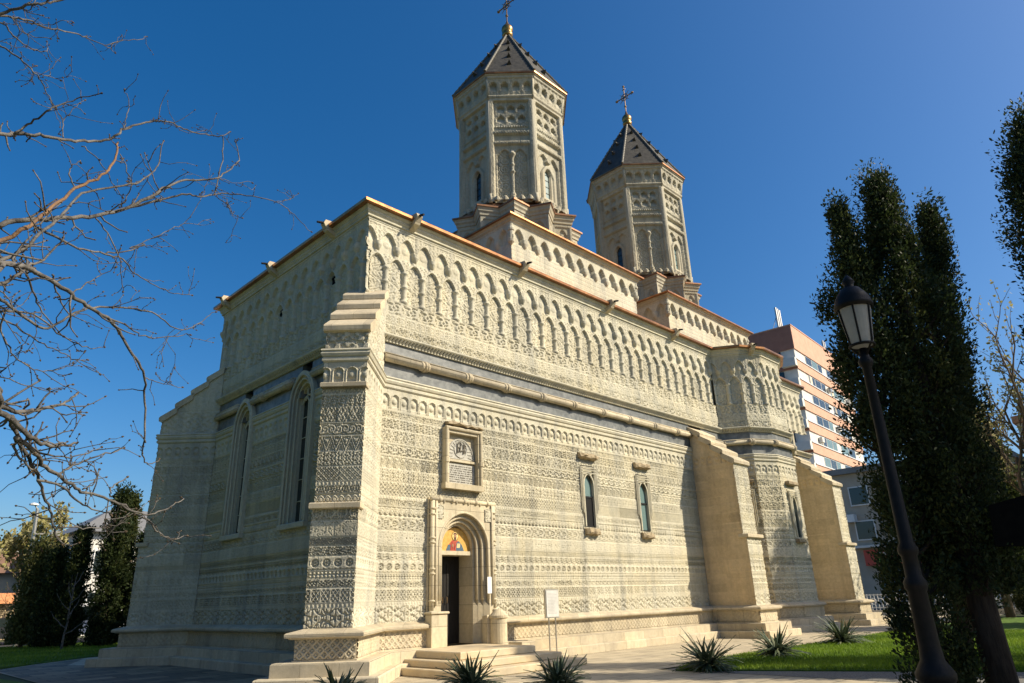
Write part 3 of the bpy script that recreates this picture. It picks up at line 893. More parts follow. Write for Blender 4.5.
# --- water spouts under the eaves
def spout(O, U, Nn, parent):
    O = np.array(O, float); U = np.array(U, float); Nn = np.array(Nn, float); Z = np.array([0,0,1.0])
    q = MB()
    pr = [(0.02,12.28),(0.36,12.44),(0.50,12.66),(0.44,12.78),(0.05,12.80)]
    q.extrude_poly([O + Nn*a + Z*z - U*0.10 for a, z in pr], U*0.20)
    s_ = q.build('water_spout', M['stone_warm'], parent)
    q = MB(); q.tube([O + Nn*0.38 + Z*12.69, O + Nn*0.54 + Z*12.68, O + Nn*0.68 + Z*12.65], [0.05, 0.042, 0.034], 8)
    q.build('spout_pipe', M['iron'], s_)
for u in (1.49, 6.24, 11.25, 16.0): spout((u,0,0), (1,0,0), (0,-1,0), church)
for u in (1.84, 5.54, 9.28): spout((0,u,0), (0,1,0), (-1,0,0), church)
spout((20.68,-1.38,0), (0.9,-0.43,0), (-0.43,-0.9,0), church)

# --- west gothic windows
def pointed(cx, hw, zs, rise, n=14, p=1.9):
    pts = []
    if p == 'round':
        for i in range(n+1):
            a = math.pi*(1-i/n)
            pts.append((cx + hw*math.cos(a), zs + rise*(0.93*math.sin(a) + 0.07*(1-abs(math.cos(a))))))
        return pts
    for i in range(n+1):
        x = -hw + 2*hw*i/n
        pts.append((cx+x, zs + rise*(1-(abs(x)/hw)**p)))
    return pts
def arch_band(q, O, U, Nn, cx, hw_o, hw_i, zb, zs, rise_o, rise_i, n0, n1, n=18):
    """pointed frame ring between outer and inner outline, from depth n0 (back) to n1 (front)"""
    O = np.array(O, float); U = np.array(U, float); Nn = np.array(Nn, float); Z = np.array([0,0,1.0])
    def outline(hw, rise):
        return [(cx-hw, zb)] + pointed(cx, hw, zs, rise, n, 'round') + [(cx+hw, zb)]
    A = outline(hw_o, rise_o); B = outline(hw_i, rise_i); k = len(A)
    P = lambda u, z, nn: O + U*u + Nn*nn + Z*z
    vs = [P(*a, n1) for a in A] + [P(*b, n1) for b in B] + [P(*b, n0) for b in B] + [P(*a, n0) for a in A]
    fs = []
    for i in range(k-1):
        fs += [(i, i+1, k+i+1, k+i), (k+i, k+i+1, 2*k+i+1, 2*k+i), (3*k+i, 3*k+i+1, i+1, i)]
    q.add(vs, fs)
for cy, hw in WIN_W:
    O, U, Nn = (0,0,0), (0,1,0), (-1,0,0)
    q = MB()
    steps_ = [(hw, hw-0.10, 0.10), (hw-0.10, hw-0.19, 0.04), (hw-0.19, hw-0.27, -0.05), (hw-0.27, hw-0.33, -0.14)]
    for (a, b, nn) in steps_:
        arch_band(q, O, U, Nn, cy, a, b, WZ0, WSPR, (WAP-WSPR)*a/hw+0.0, (WAP-WSPR)*b/hw, -0.42, nn)
    for (a, b, nn) in steps_[:3]:
        z_ = (WAP-WSPR)*b/hw
        pts = [(-(nn), cy-b, WZ0+0.1)] + [(-(nn), u, z) for u, z in pointed(cy, b, WSPR, z_, 18, 'round')] + [(-(nn), cy+b, WZ0+0.1)]
        q.tube(pts, 0.032, 8)
    q.frame_box(O, U, Nn, cy-hw-0.02, cy+hw+0.02, -0.42, 0.13, WZ0-0.10, WZ0+0.06, 0.02)
    root = q.build('window', M['stone'], church)
    hi = hw-0.33
    q = MB()
    nx = -0.20
    for x in (0.0,):
        q.tube([(-nx, cy+x, WZ0), (-nx, cy+x, WSPR+0.05)], 0.045, 8)
    for sx in (-1, 1):     # two lancet heads and a circle above
        q.tube([(-nx, cy+sx*hi/2+u*hi/2, WSPR+0.02+0.22*(1-abs(u)**1.7)) for u in np.linspace(-1, 1, 11)], 0.035, 6)
    q.tube([(-nx, cy+0.17*math.cos(a), WSPR+0.43+0.17*math.sin(a)) for a in np.linspace(0, 2*math.pi, 17)], 0.032, 6)
    for sx in (-1, 1):
        q.tube([(-nx, cy+sx*hi*0.62, WSPR+0.12), (-nx, cy+sx*hi*0.3, WSPR+0.30), (-nx, cy+sx*0.12, WSPR+0.56)], 0.028, 6)
    for z in np.arange(WZ0+0.7, WSPR, 0.62):
        q.box(-nx+0.02, cy-hi, z-0.012, -nx+0.035, cy+hi, z+0.012)
    q.build('tracery', M['stone'], root)
    q = MB()
    pts = [(0.25, u, z) for u, z in ([(cy-hi-.03, WZ0)] + pointed(cy, hi+.03, WSPR, (WAP-WSPR)*hi/hw+.04, 14, 'round') + [(cy+hi+.03, WZ0)])]
    q.extrude_poly(pts, (0.02, 0, 0)); q.build('pane', M['glass'], root)
for a in (1.99, 5.33):
    q = MB(); q.box(0.16, a-0.2, 10.75, 0.3, a+0.2, 11.2); q.build('vent_hole', M['darkin'], church)

# --- south windows with rough eyebrow stone and sill
def rough_slab(x0, x1, z0, z1, y0, y1, seed):
    rg = np.random.default_rng(seed); n = 9; q = MB()
    vs = []
    for i in range(n):
        x = x0 + (x1-x0)*i/(n-1)
        j = rg.normal(0, 0.018, 6)
        dp = 0.0 if 0 < i < n-1 else 0.06
        vs += [(x, y1, z0+j[0]+dp), (x, y0+dp+j[1], z0+0.05+j[2]), (x, y0+dp+j[3]*1.5, (z0+z1)/2+j[4]), (x, y0+0.03+dp, z1-0.03+j[5]), (x, y1, z1)]
    fs = []
    for i in range(n-1):
        for k in range(4): fs.append((i*5+k, i*5+k+1, (i+1)*5+k+1, (i+1)*5+k))
    fs += [(0,1,2,3,4), tuple((n-1)*5+k for k in (4,3,2,1,0))]
    q.add(vs, fs)
    return q
def lancet(O, U, Nn, cx, zb, zt, hw, parent, seed, sash=True):
    O = np.array(O, float); U = np.array(U, float); Nn = np.array(Nn, float); Z = np.array([0,0,1.0])
    q = MB()
    zs = zt - 0.42
    arch_band(q, O, U, Nn, cx, 0.33, hw, zb, zs, 0.50, 0.40, -0.30, -0.02)
    arch_band(q, O, U, Nn, cx, hw+0.05, hw, zb+0.02, zs, 0.44, 0.40, -0.02, 0.03)
    # flat surround and fine rods with a crossed head
    for sx in (-1, 1):
        for k, (x, r_) in enumerate(((0.31, 0.020), (0.37, 0.028), (0.44, 0.020))):
            q.tube([O+U*(cx+sx*x)+Nn*0.03+Z*(zb+0.35+0.12*k), O+U*(cx+sx*x)+Nn*0.03+Z*(zt+0.24)], r_, 6)
    for k, z in enumerate((zt+0.02, zt+0.12, zt+0.22)):
        q.tube([O+U*(cx-0.42)+Nn*0.045+Z*z, O+U*(cx+0.42)+Nn*0.045+Z*z], 0.02, 6)
    q.frame_box(O, U, Nn, cx-0.41, cx+0.41, -0.3, -0.022, zt-0.02, zt+0.26)
    for sx in (-1, 1):
        q.frame_box(O, U, Nn, cx+(0.32 if sx > 0 else -0.41), cx+(0.41 if sx > 0 else -0.32), -0.3, -0.021, zb-0.02, zt)
        # spandrels over the arch shoulders
        q.extrude_poly([O+U*(cx+sx*0.30)+Nn*-0.024+Z*(zs), O+U*(cx+sx*0.30)+Nn*-0.024+Z*(zt), O+U*cx+Nn*-0.024+Z*zt, O+U*(cx+sx*0.12)+Nn*-0.024+Z*(zs+0.47)], -Nn*0.2)
    root = q.build('window', M['stone'], parent)
    q = MB()
    A = [O+U*u+Nn*-0.09+Z*z for u, z in [(cx-hw-.01, zb)] + pointed(cx, hw+.01, zs, 0.41, 10, 'round') + [(cx+hw+.01, zb)]]
    q.extrude_poly(A, -Nn*0.02); q.build('pane', M['glass_teal'], root)
    if sash:
        q = MB(); q.frame_box(O, U, Nn, cx-hw, cx+hw, -0.085, -0.065, zb+0.02, zb+0.55*(zt-zb)); q.build('open_sash', M['darkin'], root)
    q = MB()
    q.frame_box(O, U, Nn, cx-hw, cx+hw, -0.088, -0.045, zb+0.55*(zt-zb), zb+0.55*(zt-zb)+0.05)
    q.frame_box(O, U, Nn, cx-hw, cx+hw, -0.088, -0.045, zb, zb+0.05)
    q.build('frame_bar', M['door'], root)
    return root
for i, (cx, zc_) in enumerate(S_WIN):
    lancet((0,0,0), (1,0,0), (0,-1,0), cx, 3.84, 5.66, 0.255, church, i, sash=(i == 0))
    rough_slab(cx-0.50, cx+0.50, 6.16, 6.38, -0.20, 0.02, 5+i).build('eyebrow_stone', M['stone_rough'], church)
    rough_slab(cx-0.36, cx+0.36, 3.56, 3.80, -0.18, 0.02, 9+i).build('sill_stone', M['stone_rough'], church)
for i in (0, 2):
    a = np.array([*APSE[i], 0.0]); b = np.array([*APSE[i+1], 0.0]); L = np.linalg.norm(b-a); U = (b-a)/L; Nn = np.array([U[1], -U[0], 0])
    q = MB(); q.frame_box(a, U, Nn, L/2-0.40, L/2+0.40, -0.03, 0.012, 3.8, 5.98); q.build('window_surround', M['stone'], church)
    lancet(a + Nn*0.05, U, Nn, L/2, 3.84, 5.66, 0.19, church, i+4, sash=False)
    q = MB(); q.frame_box(a, U, Nn, L/2-0.19, L/2+0.19, 0.0, 0.016, 3.86, 5.5); q.build('window_opening', M['glass'], church)
    q = MB(); q.frame_box(a, U, Nn, L/2-0.5, L/2+0.5, -0.02, 0.20, 6.16, 6.34, 0.04); q.frame_box(a, U, Nn, L/2-0.36, L/2+0.36, -0.02, 0.17, 3.60, 3.78, 0.03); q.build('eyebrow_stone', M['stone_rough'], church)

# --- inscription panel over the door
q = MB()
X0, X1, Z0, Z1 = 2.86, 4.22, 4.66, 6.36
for (a, b, c_, d_) in ((X0-.03, X0+.12, Z0, Z1), (X1-.12, X1+.03, Z0, Z1)):
    q.box(a, -0.14, c_, b, 0.12, d_)
q.box(X0+.12, -0.12, Z1-0.14, X1-.12, 0.12, Z1-.002); q.box(X0-.06, -0.20, Z0-.07, X1+.06, 0.1, Z0+.09)
q.box(X0+.12, 0.05, Z0+.09, X1-.12, 0.12, Z1-.14)
q.box(X0+.12, -0.04, 5.40, X1-.12, 0.06, 5.47)
for x in (X0+.02, X1-.02):
    q.tube([(x, -0.15, Z0+.08), (x, -0.15, 5.36)], 0.06, 8); q.tube([(x, -0.15, 5.40), (x, -0.15, Z1)], 0.05, 8)
    q.tube([(x, -0.15, 5.33), (x, -0.15, 5.45)], 0.085, 8)
q.tube([(X0-.02, -0.14, Z1-.01), (X1+.02, -0.14, Z1-.01)], 0.055, 8)
panel = q.build('inscription_panel', M['stone_portal'], church)
q = MB()
lun = [(3.54+0.53*math.cos(a), 0.03, 5.50+0.62*math.sin(a)) for a in np.linspace(0, math.pi, 20)]
q.extrude_poly(lun, (0, 0.03, 0))
q.tube([(3.54+0.50*math.cos(a), 0.02, 5.50+0.59*math.sin(a)) for a in np.linspace(0, math.pi, 20)], 0.022, 6)
q.tube([(3.54+0.24*math.cos(a), 0.02, 5.80+0.25*math.sin(a)) for a in np.linspace(0, 2*math.pi, 20)], 0.016, 6)
for k in range(14):
    a = k*math.pi/13
    q.tube([(3.54+0.30*math.cos(a), 0.025, 5.58+0.36*math.sin(a)), (3.54+0.46*math.cos(a), 0.025, 5.54+0.52*math.sin(a))], 0.016, 5)
q.box(3.0, 0.02, 4.78, 4.08, 0.06, 5.36)
q.build('carved_tablet', noise_mat('grey_tablet_stone', (0.36, 0.345, 0.30), (0.47, 0.45, 0.385), 9, 0.8, 0.3, 40), panel)
q = MB()      # interlaced monogram in the lunette and incised text lines
mono = [[(3.42,5.68),(3.42,5.95),(3.50,6.0),(3.58,5.95),(3.52,5.86),(3.44,5.84)], [(3.66,5.70),(3.66,5.96)], [(3.56,5.74),(3.66,5.80),(3.74,5.90),(3.66,5.96)], [(3.56,5.96),(3.50,5.72)], [(3.66,5.82),(3.72,5.72),(3.64,5.68)]]
for L_ in mono: q.tube([(x, 0.012, z) for x, z in L_], 0.024, 6)
rg = np.random.default_rng(4)
for i in range(8):
    z = 5.30 - i*0.064; x = 3.06
    while x < 4.0:
        w = rg.uniform(0.012, 0.03); h = rg.uniform(0.024, 0.034)
        q.box(x, 0.012, z-h, x+w, 0.022, z); x += w + rg.choice([0.014, 0.016, 0.04])
tag(q.build('relief_lettering', noise_mat('dark_relief', (0.10, 0.09, 0.07), (0.18, 0.16, 0.125), 12, 0.8), panel), kind='stuff')
rough_slab(2.92, 4.30, 6.40, 6.56, -0.24, 0.02, 17).build('eyebrow_stone', M['stone_rough'], church)

# --- portal
def plate_with_arch(q, x0, x1, z0, z1, cx, hw, zs, rise, y0, y1, n=24):
    ar = [(cx-hw, z0)] + pointed(cx, hw, zs, rise, n, 'round') + [(cx+hw, z0)]
    out = []
    for (x, z) in ar:
        if z <= zs: out.append((x0 if x < cx else x1, z))
        else:
            t = (x-cx)/hw
            if abs(t) > 0.55: out.append((x0 if t < 0 else x1, zs + (z1-zs)*(1-(abs(t)-0.55)/0.45)))
            else: out.append((cx + (t/0.55)*((cx-x0) if t < 0 else (x1-cx)), z1))
    k = len(ar)
    vs = [(x, y0, z) for x, z in ar] + [(x, y0, z) for x, z in out] + [(x, y1, z) for x, z in ar]
    fs = []
    for i in range(k-1):
        fs += [(i, k+i, k+i+1, i+1), (i, i+1, 2*k+i+1, 2*k+i)]
    q.add(vs, fs)
PCX, PHW = 3.52, 0.93
q = MB()
lay = [(0.93, -0.16, -0.04, 0.94), (0.80, -0.04, 0.06, 0.82), (0.68, 0.06, 0.15, 0.71), (0.57, 0.15, 0.90, 0.60)]
zs_ = 3.02
plate_with_arch(q, PORT[0]+.12, PORT[1]-.12, 0.5, 4.22, PCX, lay[0][0], zs_, lay[0][3], lay[0][1], lay[0][2])
for k in (1, 2, 3):
    plate_with_arch(q, PCX-lay[k-1][0]-.02, PCX+lay[k-1][0]+.02, 0.5, 4.1, PCX, lay[k][0], zs_, lay[k][3], lay[k][1], lay[k][2])
for sx in (-1, 1):     # chamfered feet of the stepped mouldings
    for k in range(3):
        a = lay[k][0]; b = lay[k+1][0]
        x0 = PCX + sx*a; x1 = PCX + sx*b
        q.add([(x0, lay[k][1]+.003, 0.5), (x1, lay[k+1][1]-.003, 0.5), (x1, lay[k+1][1]-.003, 1.45), (x0, lay[k][1]+.003, 1.45), (x1, lay[k+1][1]-.003, 1.62)], [(0,1,2,3), (3,2,4)])
q.box(PORT[0], -0.05, 0.5, PORT[0]+.125, 0.2, 4.30); q.box(PORT[1]-.125, -0.05, 0.5, PORT[1], 0.2, 4.30)
q.box(PORT[0]+.125, -0.06, 4.215, PORT[1]-.125, 0.2, 4.30)
portal = q.build('portal', M['stone_portal'], church)
q = MB()
for k in range(3):
    w = lay[k][0]-0.02; y = lay[k][1]+0.01
    pts = [(PCX-w, y, 1.62)] + [(x, y, z) for x, z in pointed(PCX, w, zs_, lay[k][3]-0.01, 24, 'round')] + [(PCX+w, y, 1.62)]
    q.tube(pts, 0.035, 8)
q.build('archivolt', M['stone_portal'], portal, smooth=True)
q = MB()
for x in (PORT[0]+.07, PORT[1]-.07):
    q.tube([(x-.0, -0.13, 1.3), (x, -0.13, 4.28)], 0.065, 10)
    q.tube([(x+.085*(1 if x < PCX else -1), -0.19, 1.5), (x+.085*(1 if x < PCX else -1), -0.19, 4.2)], 0.035, 8)
    for z in (1.35, 1.62, 2.3, 2.42, 3.1, 3.22, 3.85, 4.0):
        q.tube([(x, -0.14, z-.03), (x, -0.14, z), (x, -0.14, z+.03)], [0.07, 0.10, 0.07], 10)
q.tube([(PORT[0], -0.15, 4.26), (PORT[1], -0.15, 4.26)], 0.06, 10)
for x in np.linspace(PORT[0]+.3, PORT[1]-.3, 5):
    q.tube([(x-.06, -0.15, 4.26), (x, -0.15, 4.26), (x+.06, -0.15, 4.26)], [0.06, 0.095, 0.06], 10)
    q.tube([(x, -0.15, 4.26), (x, -0.17, 4.38)], [0.05, 0.02], 6)
    q.tube([(x+.15, -0.16, 4.26), (x+.15, -0.17, 4.16)], [0.05, 0.02], 6)
q.build('colonnette', M['stone_portal'], portal, smooth=True)
q = MB()
def spandrel(u, z):
    return 0.03*arabesque(71, 0.3)(u, np.clip((z-3.78)/0.34, 0, 1), 0.34)
for a in (PORT[0]+.17, PORT[1]-.41):
    grid_face('carved_spandrel', (0,-0.162,0), (1,0,0), (0,-1,0), a, a+0.24, 3.74, 4.10, 0.012, spandrel, M['stone'], portal)
q.frame_box((0,0,0),(1,0,0),(0,-1,0), PORT[0]-.10, PORT[0]+.42, 0.1, 0.36, 0.45, 1.30, 0.02)
q.frame_box((0,0,0),(1,0,0),(0,-1,0), PORT[0]-.14, PORT[0]+.46, 0.1, 0.40, 1.30, 1.36, 0.015)
q.build('pedestal', M['stone_portal'], portal); q = MB()
q.frame_box((0,0,0),(1,0,0),(0,-1,0), PORT[1]-.50, PORT[1]+.05, 0.1, 0.30, 0.45, 1.22, 0.02)
q.lathe(PORT[1]-.20, -0.44, [(0.235,0.46),(0.235,1.12),(0.265,1.14),(0.265,1.20),(0.20,1.26),(0.10,1.36)], 20)
q.build('pedestal', M['stone_portal'], portal)
q = MB(); q.box(PCX-0.60, 0.20, 2.82, PCX+0.60, 0.86, 2.93); q.build('lintel', M['stone_portal'], portal)
q = MB(); q.box(PCX-0.60, 0.74, 0.5, PCX-0.005, 0.80, 2.85); q.box(PCX+0.005, 0.74, 0.5, PCX+0.60, 0.80, 2.85)
for x in (PCX-.5, PCX+.1):
    for z in (0.7, 1.75): q.box(x, 0.725, z, x+.4, 0.739, z+.85)
door = q.build('door', M['door'], portal)
q = MB()
for x in (PCX-.08, PCX+.08): q.tube([(x, 0.72, 1.55), (x, 0.68, 1.57), (x, 0.68, 1.70), (x, 0.72, 1.72)], 0.012, 6)
q.build('handle', M['bronze'], door)
# painted lunette icon: gold ground, haloed figure in red and blue
def flat_mat(nm, c1, c2, rough=0.6, metal=0): return noise_mat(nm, c1, c2, 14, rough, metal=metal)
def disc_poly(cx, cz, rx, rz, y, a0=0, a1=2*math.pi, n=20): return [(cx+rx*math.cos(a), y, cz+rz*math.sin(a)) for a in np.linspace(a0, a1, n)]
q = MB(); q.extrude_poly(disc_poly(PCX, 2.935, 0.60, 0.64, 0.26, 0, math.pi, 24), (0, 0.05, 0))
icon = q.build('icon_panel', flat_mat('gold_leaf_ground', (0.50, 0.28, 0.06), (0.62, 0.38, 0.10), 0.5), portal)
q = MB(); q.extrude_poly([(3.28,0.252,2.94),(3.30,0.252,3.10),(3.42,0.252,3.22),(3.62,0.252,3.22),(3.76,0.252,3.10),(3.80,0.252,2.94)], (0,.006,0)); q.build('painted_robe', flat_mat('red_robe_paint', (0.30, 0.035, 0.025), (0.45, 0.09, 0.05)), icon)
q = MB(); q.extrude_poly([(3.56,0.249,2.94),(3.58,0.249,3.15),(3.66,0.249,3.21),(3.78,0.249,3.10),(3.86,0.249,2.94)], (0,.003,0))
q.extrude_poly([(3.20,0.249,2.94),(3.28,0.249,3.10),(3.36,0.249,3.10),(3.34,0.249,2.94)], (0,.003,0)); q.build('painted_mantle', flat_mat('blue_mantle_paint', (0.05, 0.09, 0.14), (0.09, 0.14, 0.18)), icon)
q = MB(); q.extrude_poly(disc_poly(3.53, 3.34, 0.105, 0.115, 0.251), (0,.007,0)); q.build('halo', flat_mat('halo_gold', (0.80, 0.58, 0.20), (0.85, 0.64, 0.26), 0.4), icon)
q = MB(); q.extrude_poly(disc_poly(3.53, 3.32, 0.055, 0.085, 0.247), (0,.003,0)); q.extrude_poly(disc_poly(3.44, 3.08, 0.03, 0.05, 0.247), (0,.003,0)); q.extrude_poly([(3.505,.248,3.20),(3.555,.248,3.20),(3.55,.248,3.27),(3.51,.248,3.27)],(0,.003,0)); q.build('painted_face', flat_mat('face_paint', (0.30, 0.17, 0.09), (0.36, 0.21, 0.12)), icon)
q = MB(); q.extrude_poly([(3.58,.246,3.02),(3.70,.246,3.02),(3.72,.246,3.14),(3.60,.246,3.14)], (0,.002,0)); q.build('painted_book', flat_mat('book_paint', (0.55, 0.42, 0.2), (0.6, 0.5, 0.28)), icon)
q = MB(); q.tube([(3.53+.112*math.cos(a), .25, 3.34+.122*math.sin(a)) for a in np.linspace(0, 2*math.pi, 20)], .007, 4)
q.extrude_poly(disc_poly(3.53, 3.375, .07, .06, .2485, 0, math.pi), (0,.003,0)); q.extrude_poly(disc_poly(3.53, 3.265, .035, .05, .2455), (0,.002,0))
for x in (3.36,3.42,3.50): q.tube([(x,.2505,2.96),(x+.03,.2505,3.17)], .006, 4)
q.build('painted_hair', flat_mat('dark_brown_paint', (0.06,0.03,0.018), (0.10,0.05,0.03)), icon)
# door steps
q = MB(); q.box(1.66, -2.15, 0.33, 4.15, -0.02, 0.50, 0.02)
q.box(1.30, -2.55, 0.17, 4.70, -0.02, 0.33, 0.02); q.box(1.05, -2.95, 0.0, 5.20, -0.02, 0.17, 0.02)
q.build('door_step', noise_mat('worn_step_stone', (0.50, 0.39, 0.24), (0.60, 0.50, 0.33), 2.5, 0.7, 0.2, 20, c3=(0.42, 0.36, 0.26), scale3=0.9), church)
q = MB(); q.box(4.72, -1.12, 0.16, 5.26, -0.60, 0.52, 0.025); q.build('step_end_block', M['stone_warm'], church)

# ================================================================== TOWERS
def block_h(u, z):
    per = 0.735
    h = np.zeros_like(u)
    rows = np.floor((z-13.0)/0.10); uu = u + (rows % 2)*0.06
    h = -0.012*((((z-13.0)/0.10) % 1.0) < 0.18) - 0.012*(((uu/0.12) % 1) < 0.15)
    da = (((u)/per) % 1.0 - 0.5)*per; rr = per/2-0.13
    arch = 14.98 + 0.30*(1-(np.abs(da)/rr)**1.8)
    n_ = (np.abs(da) < rr) & (z < arch) & (z > 14.66 - 0.0)
    top = z > 14.72
    h = np.where(top, 0.07, h)
    h = np.where(n_, -0.10, h)
    dc = np.abs((((u)/per+0.5) % 1.0 - 0.5)*per)
    rc = 0.15*np.clip((z-14.56)/0.2, 0, 1)**0.5
    h = np.where((z <= 14.95) & (z > 14.56) & (dc < rc), np.maximum(h, 0.02+np.sqrt(np.clip(rc**2-dc**2, 0, None))*0.7), h)
    h = np.where((z <= 14.72) & (z > 14.56) & ~(dc < rc) & ~n_, h, h)
    return h
def pyramid_roof(q, base, top): 
    n = len(base)
    q.add(list(base) + list(top), [(i, (i+1) % n, n+(i+1) % n, n+i) for i in range(n)] + [tuple(range(n, 2*n))])

def drum_h(has_win):
    def f(u, z):
        hw = 1.035
        au = np.abs(u)
        h = np.zeros_like(u)
        pan = (au < hw-0.20)
        # corner shafts
        rs = 0.10; d = hw-0.05-au
        h = np.where(~pan, 0.02 + 0.05*np.sqrt(np.clip(1-((au-(hw-0.08))/0.12)**2, 0, 1)), h)
        h = np.where(pan & (z < 23.9), -0.07, h)
        # two rows of small niches
        for z0 in (23.28, 22.70):
            k = np.floor((u+0.75)/0.5); du = ((u+0.75)/0.5 % 1-0.5)*0.5
            tp = z0+0.30 + 0.16*(1-(np.abs(du)/0.19)**1.6) - 0.04*np.exp(-((np.abs(du)-0.10)/0.02)**2)
            n_ = (au < 0.75) & (np.abs(du) < 0.185) & (z > z0+0.02) & (z < tp)
            n_ &= z > z0+0.02 + 0.10*np.clip((np.abs(du)-0.07)/0.1, 0, 1)
            h = np.where(n_, -0.08-0.17*np.clip((z-z0)/0.36, 0, 1), h)
            cb = (au < 0.80) & (np.abs(((u+0.75)/0.5+0.5) % 1-0.5)*0.5 < 0.05) & (z > z0+0.02) & (z < z0+0.22)
            h = np.where(cb & ~n_, -0.045, h)
        h = np.where(pan & (z > 22.42) & (z < 22.52), -0.02+0.03*np.cos(2*np.pi*u/0.12), h)
        h = np.where(pan & (z > 22.02) & (z < 22.22), 0.0+0.06*np.sqrt(np.clip(1-((z-22.12)/0.1)**2, 0, 1)) + 0.015*np.cos(2*np.pi*(u+z)/0.13), h)
        h = np.where(pan & (z > 21.62) & (z < 22.02), -0.11, h)
        h = np.where(pan & (z > 21.44) & (z < 21.64), 0.0+0.06*np.sqrt(np.clip(1-((z-21.54)/0.1)**2, 0, 1)), h)
        # tall niche
        tall = pan & (au < 0.70) & (z > 18.55) & (z < 21.30)
        du = au-0.35
        head = 20.85 + 0.38*(1-(np.abs(du)/0.33)**1.6)
        tall &= z < np.where(np.abs(du) < 0.33, head, 20.85)
        h = np.where(tall, -0.20, h)
        if has_win:
            fr = (au < 0.46) & (z > 18.75) & (z < 20.25 + 0.5*(1-(np.clip(au/0.46, 0, 1))**1.8))
            h = np.where(fr, -0.10, h)
            h = np.where((au < 0.34) & (z > 18.85) & (z < 20.15 + 0.42*(1-(np.clip(au/0.34, 0, 1))**1.8)), -0.16, h)
            op = (au < 0.21) & (z > 18.95) & (z < 20.25 + 0.28*(1-(np.clip(au/0.21, 0, 1))**1.8))
            h = np.where(op, -0.34, h)
            cb = np.hypot(u, z-20.98) < 0.16
            h = np.where(cb, -0.02, h)
        else:
            rc = 0.085 + 0.09*np.exp(-((z-20.95)/0.12)**2) + 0.05*np.exp(-((z-20.0)/0.06)**2) + 0.05*np.exp(-((z-18.75)/0.12)**2) + 0.03*np.exp(-((z-20.4)/0.05)**2)
            h = np.where((au < rc) & (z < 21.15) & (z > 18.55), np.maximum(h, -0.16+1.3*np.sqrt(np.clip(rc**2-u**2, 0, None))), h)
            vor = pat_roundel(0.45)(u+0.225+0.35, ((z-18.6)/0.46) % 1.0, 0.46)
            h = np.where(tall & (au > rc+0.02), h+0.045*vor, h)
        fine = 0.022*(arabesque(83, 0.26)(u, (z/0.30) % 1.0, 0.30)-1) + 0.014*(arabesque(84, 0.14)(u, (z/0.16) % 1.0, 0.16)-1)
        h = np.where((h > -0.09) & (z < 23.9) & (au < hw-0.06), h + fine, h)
        # frieze with moulding and small arches
        h = np.where((z > 23.93) & (z < 24.06), 0.06, h)
        h = np.where((z > 24.06) & (z < 24.22), 0.06+0.06*np.sqrt(np.clip(1-((z-24.14)/0.08)**2, 0, 1)), h)
        fz = (z >= 24.22)
        du = ((u+1.04)/0.52 % 1-0.5)*0.52
        h = np.where(fz, 0.05, h)
        tp = 24.78 + 0.16*(1-(np.clip(np.abs(du)/0.17, 0, 1))**1.6) - 0.035*np.exp(-((np.abs(du)-0.10)/0.02)**2)
        h = np.where(fz & (np.abs(du) < 0.165) & (z > 24.42+0.10*np.clip((np.abs(du)-0.05)/0.11, 0, 1)) & (z < tp), 0.02-0.17*np.clip((z-24.42)/0.4, 0, 1), h)
        h = np.where((z > 24.24) & (z < 25.08) & (h > 0.02), h + 0.02*(arabesque(86, 0.26)(u, (z-24.22)/0.88, 0.88)-1), h)
        h = np.where(z > 25.10, 0.10, h)
        return h
    return f
def drum_off(z): return np.clip((z-24.1)/1.0, 0, 1)*0.17
T8 = math.tan(math.pi/8)
def octo(ap, cx, cy): return [(cx+ap/math.cos(math.pi/8)*math.cos(math.pi/8+k*math.pi/4), cy+ap/math.cos(math.pi/8)*math.sin(math.pi/8+k*math.pi/4)) for k in range(8)]
def star(rt, rn, cx, cy, n=12):
    P = []
    for k in range(n):
        a = math.radians(15 + 30*k + 0); P.append((cx+rt*math.cos(a), cy+rt*math.sin(a)))
        a += math.radians(15); P.append((cx+rn*math.cos(a), cy+rn*math.sin(a)))
    return P
CX, CY = 11.27, 5.0
